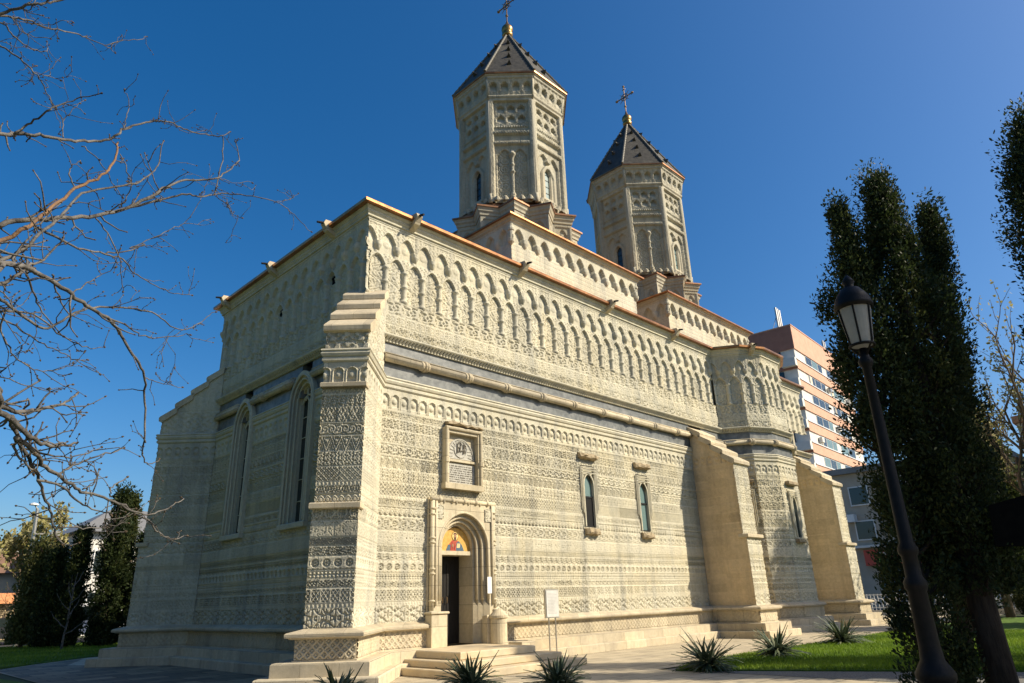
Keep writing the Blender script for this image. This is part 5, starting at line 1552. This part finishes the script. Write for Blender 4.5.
for (pl, da, db, ra, rb, mt) in LIMBS:
    n = len(pl)
    ph = rng.uniform(0, 6.28)
    P = [ray_at(x, y, da + (db-da)*i/(n-1) + 0.06*math.sin(i*1.7+ph)*(0 < i < n-1)) for i, (x, y) in enumerate(pl)]
    if pl[0][0] < -8:        # carry the limb back to the trunk
        z = min(max(P[0][2]*0.8, 2.2), 7.5)
        P = [np.array([-10.55, -8.92, z*0.9])] + P
        n += 1
    S_ = smooth_line(P, 5)
    k = len(S_)
    S_ = [p + rng.normal(0, 0.0045, 3) for p in S_]
    tw[mt].tube(S_, [0.62*(ra + (rb-ra)*(i/(k-1))**0.7) for i in range(k)], 7)
    bud_at(S_[-1], S_[-1]-S_[-2], 0.016)
    for i in range(3, k-1):
        if rng.random() < 0.33:
            d = S_[i]-S_[i-1]; d /= np.linalg.norm(d)
            nd = d*0.6 + rng.normal(0, 0.7, 3)
            twiglet(S_[i], nd, rng.uniform(0.05, 0.34), max(0.0032, 0.45*(ra+(rb-ra)*i/k)*0.6), 1 if rng.random() < 0.4 else 0)
        elif rng.random() < 0.12:
            bud_at(S_[i], rng.normal(0, 1, 3), 0.009)
tw['twig'].build('branches', M['twig'], left_tree, smooth=True)
tw['twig_orange'].build('peeled_branch', M['twig_orange'], left_tree, smooth=True)
tag(buds.build('buds', M['bud'], left_tree), kind='stuff')

# ---- yuccas
def yucca(loc, size, seed, label):
    rng = np.random.default_rng(seed)
    n = 170; V = []; F = []; tn = []
    for i in range(n):
        an = rng.uniform(0, 2*math.pi); el = math.radians(64*rng.uniform(0, 1)**1.3); L = size*rng.uniform(0.65, 1.05); w = 0.024*rng.uniform(0.8, 1.3); rng_d = rng.uniform(0.3, 1.5)
        st = np.array([rng.normal(0, .06), rng.normal(0, .06), rng.uniform(0.02, 0.16)])
        dr = np.array([math.cos(an)*math.cos(el), math.sin(an)*math.cos(el), math.sin(el)])
        sd = np.array([-math.sin(an), math.cos(an), 0]); nn = np.cross(sd, dr)
        b = len(V); tone_ = np.clip(rng.normal(0.4, 0.25), 0, 1)
        for k, t_ in enumerate((0, 0.25, 0.55, 0.8, 1.0)):
            p = st + dr*L*t_ + np.array([0, 0, -0.34*size*math.cos(el)*t_**2.2*rng_d])
            ww = w*(0.8, 1.1, 1.0, 0.6, 0.04)[k]
            V += [p - sd*ww + nn*0.012, p, p + sd*ww + nn*0.012]; tn += [tone_]*3
        for k in range(4):
            a = b+3*k; F += [(a, a+1, a+4, a+3), (a+1, a+2, a+5, a+4)]
    t = thing('yucca', loc, label, 'yucca plant', 'yuccas along the edge of the paving')
    mesh_np('leaf_rosette', np.array(V), np.array(F), M['yucca'], t, local=True, tone=tn)
    return t
yucca((5.3,-6.35,0.03), 0.90, 1, 'spiky yucca at the near corner of the right lawn, nearest to the sign')
yucca((8.9,-6.25,0.03), 0.90, 2, 'spiky yucca with upright pale leaves on the lawn edge in front of the sunlit buttress')
yucca((13.9,-6.0,0.03), 1.02, 3, 'broad spiky yucca on the lawn edge before the far buttress, beside the lamp post')
yucca((20.6,-5.9,0.03), 1.0, 6, 'small dark yucca on the far lawn edge behind the broad one')
yucca((1.05,-5.65,0.0), 0.76, 4, 'spiky yucca at the bottom of the photo in front of the sign legs')
yucca((0.0,-4.35,0.0), 0.78, 5, 'spiky yucca at the bottom of the photo in front of the door steps')
yucca((-2.25,-3.35,0.0), 0.66, 7, 'dark yucca at the foot of the corner buttress steps')

# ---- grass blades
def grass_patch(name, poly, n, h, seed, near=None):
    rng = np.random.default_rng(seed)
    P = np.array(poly); lo = P.min(0); hi = P.max(0)
    if near is not None: lo = np.maximum(lo, near[0]); hi = np.minimum(hi, near[1])
    pts = rng.uniform(lo, hi, (n*3, 2))
    ins = np.zeros(len(pts), bool); j = len(P)-1
    for i in range(len(P)):
        c_ = ((P[i, 1] > pts[:, 1]) != (P[j, 1] > pts[:, 1])) & (pts[:, 0] < (P[j, 0]-P[i, 0])*(pts[:, 1]-P[i, 1])/(P[j, 1]-P[i, 1]+1e-12)+P[i, 0])
        ins ^= c_; j = i
    pts = pts[ins][:n]; m_ = len(pts)
    an = rng.uniform(0, 2*np.pi, m_); hh = h*rng.uniform(0.5, 1.2, m_); w = 0.012
    s = np.stack([np.cos(an), np.sin(an), 0*an], 1)*w
    base = np.concatenate([pts, np.full((m_, 1), 0.028)], 1)
    lean = np.stack([rng.normal(0, .03, m_), rng.normal(0, .03, m_), hh], 1)
    V = np.stack([base-s, base+s, base+lean], 1).reshape(-1, 3)
    o = mesh_np(name, V, np.arange(m_*3).reshape(m_, 3), M['grass'], None, tone=np.repeat(np.clip(rng.normal(.42, .2, m_) + 0.22*np.sin(pts[:, 0]*1.3+np.sin(pts[:, 1]*0.9)*2) + 0.18*np.sin(pts[:, 1]*2.1+pts[:, 0]*0.7), 0, 1), 3))
    return tag(o, 'short green grass blades growing over the lawn', 'grass', kind='stuff')
grass_patch('grass', LAWN_R, 90000, 0.075, 3, ((4.5,-16),(22,-5)))
grass_patch('grass', LAWN_L, 30000, 0.09, 4, ((-8,13),(5,31)))

# ================================================================== STREET LAMP, SIGN, NOTICE, PANEL
lx, ly = 0.05, -12.42
lamp = thing('street_lamp', (lx, ly, 0), 'tall black cast iron lamp post with a frosted lantern in front of the dark evergreens', 'street lamp')
q = MB()
q.lathe(lx, ly, [(0.22,0),(0.22,0.10),(0.17,0.14),(0.165,0.50),(0.18,0.56),(0.21,0.60),(0.215,0.66),(0.18,0.72),(0.13,0.80),(0.115,0.95),(0.105,1.55),(0.13,1.60),(0.13,1.66),(0.092,1.72),(0.088,1.95),(0.115,2.0),(0.115,2.05),(0.08,2.12),(0.066,3.6),(0.058,4.38),(0.085,4.42),(0.095,4.48),(0.06,4.54),(0.05,4.66)], 20)
q.build('post', M['iron'], lamp, smooth=True)
q = MB()
for k in range(6):
    a = k*math.pi/3 + 0.25
    q.tube([(lx+0.153*math.cos(a), ly+0.153*math.sin(a), 4.70), (lx+0.221*math.cos(a), ly+0.221*math.sin(a), 5.25)], 0.014, 6)
for r_, z in ((0.153,4.70),(0.226,5.25)):
    q.tube([(lx+r_*math.cos(a), ly+r_*math.sin(a), z) for a in np.linspace(0, 2*math.pi, 25)], 0.02, 6)
for k in range(3):
    a = k*2*math.pi/3; q.tube([(lx+.04*math.cos(a), ly+.04*math.sin(a), 4.55), (lx+.10*math.cos(a), ly+.10*math.sin(a), 4.62), (lx+.165*math.cos(a), ly+.165*math.sin(a), 4.70)], 0.014, 6)
q.build('lantern_frame', M['iron'], lamp)
def frosted():
    mt, nt, bs = new_mat('frosted_lamp_glass')
    tc = N(nt, 'ShaderNodeTexCoord'); nz = N(nt, 'ShaderNodeTexNoise', Scale=12.0, Detail=5.0); nt.links.new(tc.outputs['Object'], nz.inputs['Vector'])
    cr = N(nt, 'ShaderNodeValToRGB'); cr.color_ramp.elements[0].color = (.48,.47,.42,1); cr.color_ramp.elements[1].color = (.66,.65,.60,1); nt.links.new(nz.outputs['Fac'], cr.inputs['Fac'])
    nt.links.new(cr.outputs[0], bs.inputs['Base Color']); bs.inputs['Roughness'].default_value = 0.35
    tr = N(nt, 'ShaderNodeBsdfTranslucent'); nt.links.new(cr.outputs[0], tr.inputs['Color'])
    mx = N(nt, 'ShaderNodeMixShader'); mx.inputs[0].default_value = 0.6
    nt.links.new(bs.outputs[0], mx.inputs[1]); nt.links.new(tr.outputs[0], mx.inputs[2]); nt.links.new(mx.outputs[0], nt.nodes['Material Output'].inputs['Surface'])
    return mt
q = MB(); q.lathe(lx, ly, [(0.145,4.70),(0.212,5.25)], 24); q.build('lantern_glass', frosted(), lamp, smooth=False)
q = MB(); q.lathe(lx, ly, [(0.21,5.245),(0.25,5.25),(0.252,5.30),(0.235,5.33),(0.23,5.38),(0.185,5.46),(0.13,5.54),(0.07,5.57),(0.06,5.61),(0.085,5.65),(0.06,5.70),(0.02,5.76)], 24)
q.build('lantern_cap', M['iron'], lamp, smooth=True)

sg = thing('information_sign', (5.75,-1.25,0), 'grey framed information board on two thin metal legs beside the door steps', 'sign')
q = MB(); q.box(5.56,-1.27,1.08,6.12,-1.21,1.84); q.build('frame', M['steel'], sg)
q = MB(); q.box(5.59,-1.285,1.11,6.09,-1.272,1.81); bd = q.build('board', noise_mat('printed_board', (0.50,0.49,0.45), (0.60,0.59,0.55), 5, 0.35), sg)
rg = np.random.default_rng(8); q = MB()
for i in range(15):
    z = 1.74 - i*0.038
    q.box(5.64, -1.2875, z-0.010, 5.64+rg.uniform(0.25, 0.40), -1.2855, z)
q.build('printed_text', noise_mat('grey_print', (0.36,0.35,0.33), (0.42,0.41,0.39), 9, 0.6), bd)
for x in (5.70, 5.98):
    q = MB(); q.tube([(x,-1.235,0.12),(x,-1.235,1.09)], 0.020, 8); q.build('leg', M['steel'], sg)
q = MB(); q.box(5.45,-1.42,0.0,6.25,-1.02,0.14,0.02); q.build('base_block', M['stone_warm'], sg)

nb = MB(); nb.box(4.36,-0.185,1.78,4.55,-0.172,2.22)
notice = tag(nb.build('paper_notice', M['white']), 'white paper notice fixed to the right side of the carved doorway', 'notice')

pn = thing('hanging_panel', (4.0,-13.2,2.2), 'black flat panel with straight edges at the right edge among the trees', 'panel')
q = MB(); q.extrude_poly([(3.20,-12.72,2.14),(3.18,-12.78,2.74),(3.36,-13.6,2.93),(3.36,-13.6,2.10)], (0.08,0.02,0)); q.build('board', noise_mat('matt_black_board', (0.004,0.004,0.004), (0.007,0.007,0.006), 8, 0.95, spec=0.05), pn)
q = MB(); q.tube([(3.45,-13.55,0),(3.45,-13.55,3.0)], 0.05, 8); q.build('pole', M['iron'], pn)

# ================================================================== SURROUNDING BUILDINGS AND STREET
def mat_plain(nm, c, r_=0.8, v=0.08): return noise_mat(nm, tuple(x*(1-v) for x in c), tuple(min(1, x*(1+v)) for x in c), 1.2, r_, 0.1, 20)
M['pink'] = mat_plain('salmon_render', (0.58,0.34,0.235)); M['pink_dark'] = mat_plain('brown_red_render', (0.33,0.155,0.11))
M['offwhite'] = mat_plain('off_white_render', (0.62,0.60,0.55)); M['greyren'] = mat_plain('grey_render', (0.38,0.335,0.265)); M['ochre'] = mat_plain('ochre_render', (0.60,0.42,0.18)); M['cream'] = mat_plain('cream_render', (0.60,0.54,0.42))
M['tile'] = noise_mat('orange_roof_tile', (0.42,0.16,0.06), (0.60,0.27,0.12), 6, 0.8, 0.3, 20); M['greyroof'] = mat_plain('grey_metal_roof', (0.20,0.195,0.185), 0.5); M['brownroof'] = mat_plain('brown_roof', (0.20,0.115,0.075))
M['alu'] = mat_plain('white_window_frame', (0.68,0.68,0.66), 0.4)

def quad_frame(O, U):
    O = np.array(O, float); U = np.array(U, float)/np.linalg.norm(U); return O, U, np.array([U[1], -U[0], 0.0])
# apartment tower beyond the right trees
apt = thing('apartment_building', (80.1,19.2,0), 'tall salmon and white apartment building rising behind the church on the right', 'building')
O, U, Nn = quad_frame((80.1,19.2,0), (1,0.067,0))
LS, LW, HT, FP = 24.0, 13.0, 36.0, 2.86
q = MB(); q.frame_box(O, U, Nn, 0.15, LS-.15, -LW+.15, -0.15, 0, HT-0.2); q.build('wall', M['offwhite'], apt)
q = MB(); q.frame_box(O, U, Nn, 0, LS, -LW, 0, HT-3.4, HT); q.frame_box(O, U, Nn, -0.06, LS+.06, -LW-.06, 0.06, HT, HT+.15); q.build('parapet', M['pink'], apt)
q = MB(); q.frame_box(O, U, Nn, -0.02, 0.10, -LW, -0.02, HT-3.38, HT-.02); q.build('end_parapet', M['pink_dark'], apt)
rg = np.random.default_rng(12)
for f_ in range(12):
    zt = HT-3.4-f_*FP; z1 = zt-1.55
    q = MB(); q.frame_box(O, U, Nn, 0, LS, -LW, 0, z1-1.30, z1-0.0); q.build('spandrel_band', M['pink'], apt)
    q = MB(); q.frame_box(O, U, Nn, -0.02, 0.2, -LW, -0.02, z1-1.29, z1-0.01); q.build('end_band', M['pink_dark'], apt)
    q = MB(); q.frame_box(O, U, Nn, 0, LS, -0.3, 0.10, z1-0.02, z1+0.12); q.build('sill_band', M['alu'], apt)
    for x0, x1 in ((4.2,6.5),(6.7,9.0),(9.2,11.0),(13.0,16.2),(16.4,19.5)):
        q = MB(); q.frame_box(O, U, Nn, x0, x1, -0.3, -0.10, z1+0.12, zt-0.05); w = q.build('window', M['alu'], apt)
        q = MB(); m_ = (x0+x1)/2
        for a, b in ((x0+.08, m_-.04), (m_+.04, x1-.08)): q.frame_box(O, U, Nn, a, b, -0.2, -0.085, z1+0.2, zt-0.13)
        q.build('pane', M['glass' if rg.random() < .7 else 'glass_teal'], w)
    if f_ > 0 or True:
        q = MB(); q.frame_box(O, U, Nn, -0.02, 0.3, -5.5, -2.0, z1+0.15, zt-0.1); w = q.build('loggia', M['glass'], apt)
        q = MB(); q.frame_box(O, U, Nn, -0.75, 0.0, -1.9, 0.0, z1-1.0, z1+0.1); q.build('balcony', M['offwhite'], apt)
for k in range(16):
    f_ = rg.integers(0, 10); x = rg.choice([3.3, 11.6, 12.3, 20.5, 21.8]); zt = HT-3.4-f_*FP-1.1
    q = MB(); q.frame_box(O, U, Nn, x, x+.9, -.1, .38, zt, zt+.65); q.build('air_conditioner', M['offwhite' if k % 2 else 'steel'], apt)
for k in range(12):
    f_ = rg.integers(0, 10); x0 = rg.choice([4.5, 7.0, 9.5, 13.6, 17.0]); zt = HT-3.4-f_*FP
    q = MB(); q.frame_box(O, U, Nn, x0, x0+rg.uniform(.5, 1.1), -.12, -.078, zt-1.3, zt-.15); q.build('curtain', M['cream' if k % 3 else 'greyren'], apt)
q = MB()
for dx in (1.2, 1.9, 2.6): q.tube([O+U*dx-Nn*2.0+np.array([0,0,HT]), O+U*dx-Nn*2.0+np.array([0,0,HT+3.6])], 0.16, 8)
q.tube([O+U*0.2-Nn*2.5+np.array([0,0,HT]), O+U*1.9-Nn*2+np.array([0,0,HT+3.2])], 0.05, 5)
q.build('antenna', M['steel'], apt)
q = MB()
for dx in (17.5, 18.3): q.tube([O+U*dx-Nn*1.0+np.array([0,0,HT]), O+U*dx-Nn*1.0+np.array([0,0,HT+2.6])], 0.16, 8)
q.build('antenna', M['steel'], apt)

# low shop building on the street, seen between the far buttress and the evergreens
shop = thing('shop_building', (57,1,0), 'grey street building with an orange shop sign between the far buttress and the evergreens', 'building')
q = MB(); q.box(57,-4.5,0,68,26,11.5); q.build('wall', M['greyren'], shop)
q = MB(); q.box(56.6,-4.7,11.5,68.2,26.2,12.0); q.build('roof', M['greyroof'], shop)
for y in (-3.4, -0.2, 3.0, 6.2, 9.4):
    for z in (5.6, 8.6):
        q = MB(); q.box(56.88,y,z,57.05,y+1.7,z+1.7); w = q.build('window', M['alu'], shop)
        q = MB(); q.box(56.86,y+.1,z+.1,56.9,y+1.6,z+1.6); q.build('pane', M['glass'], w)
    q = MB(); q.box(56.3,y-.4,4.95,57,y+2.1,5.15); q.build('balcony', M['offwhite'], shop)
q = MB(); q.box(56.55,-4.3,3.45,56.99,2.6,4.75); sgn = q.build('shop_sign', mat_plain('orange_sign', (0.70,0.20,0.06), 0.5), shop)
q = MB(); q.box(56.52,2.6,3.45,56.99,7.5,4.75); q.build('shop_sign', mat_plain('red_sign', (0.48,0.08,0.05), 0.5), shop)
q = MB(); q.box(56.50,3.0,3.6,56.54,6.4,4.05); q.box(56.50,-0.6,3.6,56.54,1.6,4.1); q.build('green_strip', mat_plain('green_strip', (0.14,0.32,0.05), 0.5), sgn)
rg = np.random.default_rng(5); q = MB(); y = 6.3
while y > 3.2:
    w = rg.uniform(.14,.3); q.box(56.48,y-w,4.25,56.52,y,4.25+rg.uniform(.18,.34)); y -= w+.1
q.build('sign_lettering', M['offwhite'], sgn)
for y in (1.2, 7.6):
    q = MB(); q.box(56.2,y,7.2,56.95,y+.9,7.85); q.build('air_conditioner', M['alu'], shop)
for y0, y1 in ((-4.0,-0.4),(-0.1,2.8),(3.1,6.6)):
    q = MB(); q.box(56.9,y0,0.4,57.02,y1,3.2); w = q.build('shop_window', M['door'], shop)
    q = MB(); q.box(56.86,y0+.12,0.5,56.91,y1-.12,3.1); q.build('pane', noise_mat('shop_glass', (0.10,0.20,0.25), (0.22,0.34,0.40), 1.2, 0.15, spec=.6), w)

yb = thing('street_building', (62,-16,0), 'ochre and cream street building glimpsed through the trees at the right edge', 'building')
q = MB(); q.box(62,-40,0,72,-5.2,14.5); q.build('wall', M['cream'], yb)
q = MB(); q.box(61.8,-40,0,62.02,-5.3,4.2); q.build('ground_floor', M['ochre'], yb)
q = MB(); q.box(61.6,-40.2,14.5,72.2,-5.0,15.1); q.build('roof', M['tile'], yb)
for y in np.arange(-34, -6, 3.4):
    for z in (5.4, 8.4, 11.4):
        q = MB(); q.box(61.9,y,z,62.05,y+1.5,z+1.8); w = q.build('window', M['alu'], yb); q = MB(); q.box(61.87,y+.1,z+.1,61.92,y+1.4,z+1.7); q.build('pane', M['glass'], w)

# white ornamental railing along the street
fence = thing('railing', (40,-6,0), 'white ornamental metal railing along the street behind the right lawn', 'railing')
q = MB(); q.box(39.9,-26,0,40.15,12,0.28); q.build('kerb_wall', M['cream'], fence)
q = MB()
for z in (0.42, 1.18): q.box(39.99,-26,z,40.04,12,z+.05)
q.build('rails', M['alu'], fence)
q = MB()
for y in np.arange(-26, 12, 0.22): q.box(40.0,y,0.3,40.03,y+.035,1.25)
for y in np.arange(-25.9, 11.8, 0.44):
    q.tube([(40.015, y+0.18*math.cos(a), 0.82+0.18*math.sin(a)) for a in np.linspace(0, 2*math.pi, 10)], 0.022, 4, cap=False)
tag(q.build('pickets', M['alu'], fence), kind='stuff')
for y in np.arange(-26, 12.1, 2.4):
    q = MB(); q.box(39.94,y-.05,0.2,40.09,y+.05,1.35); q.build('post', M['alu'], fence)
conifer('round_shrub', (37.5,-7.3,0), 1.35, lambda s: 1.1*np.sqrt(np.clip(1-(2*s-1)**2, 0, 1)), 0.05, 90, 5000, 0.11, M['thuja_light'], 'low rounded shrub on the right lawn before the white railing', 141, trunk_r=0.05, clump=0.18, cat='shrub')

# left background
wall = thing('stone_wall', (1,46,0), 'rubble stone wall with orange tile coping on the far left', 'wall')
q = MB(); q.box(-60,46,0,4.6,46.5,2.35)
def rubble():
    mt, nt, bs = new_mat('rubble_stone')
    tc = N(nt, 'ShaderNodeTexCoord'); vo = N(nt, 'ShaderNodeTexVoronoi', Scale=2.4, feature='F1'); v2 = N(nt, 'ShaderNodeTexVoronoi', Scale=2.4, feature='DISTANCE_TO_EDGE')
    mp = N(nt, 'ShaderNodeMapping'); mp.inputs['Scale'].default_value = (1, 1, 1.7); nt.links.new(tc.outputs['Object'], mp.inputs['Vector'])
    nt.links.new(mp.outputs[0], vo.inputs['Vector']); nt.links.new(mp.outputs[0], v2.inputs['Vector'])
    cr = N(nt, 'ShaderNodeValToRGB'); cr.color_ramp.elements[0].color = (.26,.19,.11,1); cr.color_ramp.elements[1].color = (.46,.36,.22,1); nt.links.new(vo.outputs['Color'], cr.inputs['Fac'])
    nt.links.new(cr.outputs[0], bs.inputs['Base Color']); bs.inputs['Roughness'].default_value = .9
    mr = N(nt, 'ShaderNodeMapRange'); mr.inputs['From Max'].default_value = .08; nt.links.new(v2.outputs['Distance'], mr.inputs['Value'])
    bp = N(nt, 'ShaderNodeBump', Strength=.8, Distance=.05); nt.links.new(mr.outputs[0], bp.inputs['Height']); nt.links.new(bp.outputs[0], bs.inputs['Normal'])
    return mt
q.build('masonry', rubble(), wall)
q = MB(); q.extrude_poly([(-60,45.55,2.35),(-60,46.25,3.05),(-60,46.95,2.35)], (64.7,0,0)); q.build('coping', M['tile'], wall)

house = thing('grey_roofed_house', (7,46,0), 'pale house with a grey roof behind the left evergreens', 'house')
q = MB(); q.box(5.2,46,0,22,58,7.4); q.build('wall', M['offwhite'], house)
q = MB(); q.add([(4.6,45.4,7.4),(22.6,45.4,7.4),(22.6,58.6,7.4),(4.6,58.6,7.4),(8.5,52,9.9),(19,52,9.9)], [(0,1,5,4),(1,2,5),(2,3,4,5),(3,0,4),(0,3,2,1)]); q.build('roof', M['greyroof'], house)
for x in (6.2, 9.2, 12.2):
    for z in (1.4, 4.4):
        q = MB(); q.box(x,45.9,z,x+1.2,46.05,z+1.7); w = q.build('window', M['alu'], house); q = MB(); q.box(x+.1,45.87,z+.1,x+1.1,45.92,z+1.6); q.build('pane', M['glass'], w)
sign = MB(); sign.box(3.5,41.2,2.1,4.3,41.35,2.7); so = thing('orange_sign', (3.9,41.3,0), 'small orange sign board on a post between the left evergreens', 'sign')
sign.build('board', mat_plain('orange_board', (0.75,0.33,0.03), .5), so); q = MB(); q.tube([(3.9,41.36,0),(3.9,41.36,2.7)], .05, 6); q.build('post', M['steel'], so)

brown = thing('brown_roofed_shed', (-2,60,0), 'low building with a sloping brown roof behind the stone wall on the far left', 'shed')
q = MB(); q.box(-22,58,0,5.5,66,4.9); q.build('wall', M['greyren'], brown)
q = MB(); q.extrude_poly([(-22.4,57.4,4.9),(-22.4,62,6.9),(-22.4,66.6,4.9)], (28.4,0,0)); q.build('roof', M['brownroof'], brown)
flats = thing('white_flats', (10,122,0), 'white stepped apartment block with balconies far behind on the left', 'building')
for k, (x0, x1, y0, h) in enumerate(((-30,16.5,124,12.5),(-30,10.5,128,17.5))):
    q = MB(); q.box(x0,y0,0,x1,y0+10,h); q.build('wall', M['offwhite'], flats)
    for z in np.arange(2, h-2, 3.0):
        q = MB(); q.box(x0,y0-1.0,z-.1,x1,y0+.02,z+.9); q.build('balcony', M['cream' if (int(z)) % 2 else 'alu'], flats)
        for x in np.arange(x1-12, x1-1, 3.2):
            q = MB(); q.box(x,y0-.06,z+1.0,x+1.7,y0+.05,z+2.3); q.build('window', M['glass'], flats)
q = MB(); q.box(-8,123.4,8.0,4,124.2,13.5); q.build('orange_bay', M['ochre'], flats)

pole = thing('utility_pole', (-0.35,32.0,0), 'leaning grey utility pole with a lamp head on the far left', 'pole')
q = MB(); q.tube([(-0.35,32,0),(-0.5,32,4.0),(-0.68,32,7.25)], [.13,.11,.08], 10); q.build('shaft', M['steel'], pole)
q = MB(); q.tube([(-0.68,32,7.2),(-0.9,31.7,7.42)], .04, 6); q.lathe(-0.95,31.62,[(.05,7.34),(.24,7.36),(.22,7.44),(.05,7.50)], 10); q.build('lamp_head', M['alu'], pole)
q = MB(); q.box(-.62,31.8,5.8,0.45,31.9,5.88); q.box(.2,31.7,5.75,.62,32.0,6.0); q.build('cross_arm', M['steel'], pole)

def car(loc, rz, label, body_mat, van=False):
    t = thing('parked_van' if van else 'parked_car', loc, label, 'van' if van else 'car', None, rz)
    L, Wd, H = (4.9, 1.9, 2.2) if van else (4.3, 1.72, 1.45)
    if van: prof = [(-L/2,.35),(-L/2,2.05),(-L/2+.15,H),(L/2-1.5,H),(L/2-.75,1.25),(L/2-.05,1.0),(L/2,.35)]
    else: prof = [(-L/2,.35),(-L/2,.85),(-L/2+.35,.95),(-L/2+.9,H),(.5,H),(1.15,.98),(L/2-.1,.80),(L/2,.35)]
    q = MB(); q.extrude_poly([(x,-Wd/2,z) for x, z in prof], (0,Wd,0)); q.build('body', body_mat, t, local=True)
    wp = [(-L/2+.5,1.15),(-L/2+.5,1.95),(L/2-1.55,1.98),(L/2-1.0,1.22)] if van else [(-L/2+.62,.98),(-L/2+1.0,H-.08),(.42,H-.08),(.95,.98)]
    for s in (-1, 1):
        q = MB(); q.extrude_poly([(x, s*(Wd/2+.012), z) for x, z in wp], (0,-s*.05,0)); q.build('side_window', M['glass'], t, local=True)
    for x in (-L/2+.85, L/2-.85):
        for s in (-1, 1):
            q = MB(); q.tube([(x,s*(Wd/2-.18),.33),(x,s*(Wd/2+.03),.33)], .33, 16); w = q.build('wheel', M['iron'], t, local=True)
            q = MB(); q.tube([(x,s*(Wd/2+.02),.33),(x,s*(Wd/2+.045),.33)], .19, 12); q.build('rim', M['steel'], w, local=True)
    for s in (-1, 1):
        q = MB(); q.box(L/2-.10,s*(Wd/2-.35)-.14,.66,L/2-.0,s*(Wd/2-.35)+.14,.80); q.build('headlight', M['alu'], t, local=True)
    return t
M['carblack'] = noise_mat('dark_car_paint', (.02,.022,.025), (.03,.032,.035), 3, .25, spec=.6); M['carwhite'] = noise_mat('white_car_paint', (.66,.66,.66), (.72,.72,.72), 3, .3, spec=.5)
car((0.2,35.6,0), 0.05, 'dark parked car beyond the left lawn below the stone wall', M['carblack'])
car((4.0,36.2,0), 0.0, 'white parked van glimpsed between the left evergreens', M['carwhite'], True)
car((-4.9,36.0,0), 0.0, 'dark parked car beside the left lawn at the left edge', M['carblack'])

# people on the pavement far right
def person(loc, rz, shirt, trousers, label, seed):
    t = thing('person', loc, label, 'person', None, rz)
    me = bpy.data.meshes.new('body'); 
    J = {'pel':(0,0,.95),'ch':(0,0,1.25),'nk':(0,0,1.48),'hd':(0,.01,1.62),'ht':(0,.01,1.74),'ls':(-.19,0,1.40),'le':(-.25,.03,1.12),'lh':(-.24,.12,.88),'rs':(.19,0,1.40),'re':(.25,-.03,1.12),'rh':(.24,.08,.88),
         'lp':(-.10,0,.92),'lk':(-.11,.10,.50),'la':(-.11,.02,.08),'lt':(-.11,.17,.03),'rp':(.10,0,.92),'rk':(.11,.0,.50),'ra':(.11,-.16,.10),'rt':(.11,-.02,.03)}
    Rd = {'pel':.15,'ch':.16,'nk':.06,'hd':.10,'ht':.085,'ls':.07,'le':.05,'lh':.04,'rs':.07,'re':.05,'rh':.04,'lp':.10,'lk':.065,'la':.045,'lt':.04,'rp':.10,'rk':.065,'ra':.045,'rt':.04}
    K = list(J); E = [('pel','ch'),('ch','nk'),('nk','hd'),('hd','ht'),('ch','ls'),('ls','le'),('le','lh'),('ch','rs'),('rs','re'),('re','rh'),('pel','lp'),('lp','lk'),('lk','la'),('la','lt'),('pel','rp'),('rp','rk'),('rk','ra'),('ra','rt')]
    me.from_pydata([J[k] for k in K], [(K.index(a), K.index(b)) for a, b in E], [])
    o = bpy.data.objects.new('body', me); COL.objects.link(o); o.parent = t
    sk = o.modifiers.new('skin', 'SKIN'); o.modifiers.new('sub', 'SUBSURF').levels = 1
    for i, k in enumerate(K):
        me.skin_vertices[0].data[i].radius = (Rd[k], Rd[k]*.85); me.skin_vertices[0].data[i].use_root = (k == 'pel')
    me.materials.append(trousers)
    q = MB(); q.lathe(0,0,[(.10,.92),(.185,.94),(.18,1.1),(.20,1.3),(.21,1.40),(.12,1.48),(.07,1.50)], 12); q.build('jacket', shirt, t, local=True, smooth=True)
    q = MB(); q.lathe(0,-.01,[(.105,1.64),(.112,1.70),(.10,1.77),(.05,1.80)], 10); q.build('hair', M['iron'], t, local=True, smooth=True)
    return t
skin = mat_plain('skin_and_trousers', (0.16,0.12,0.10))
person((41.0,-5.9,0.02), 0.4, mat_plain('red_jacket', (0.5,0.05,0.05)), skin, 'distant person in a red jacket walking behind the white railing', 1)
person((41.2,-8.6,0.02), -0.3, mat_plain('white_shirt', (0.6,0.6,0.6)), skin, 'distant person in a white top walking behind the white railing', 2)
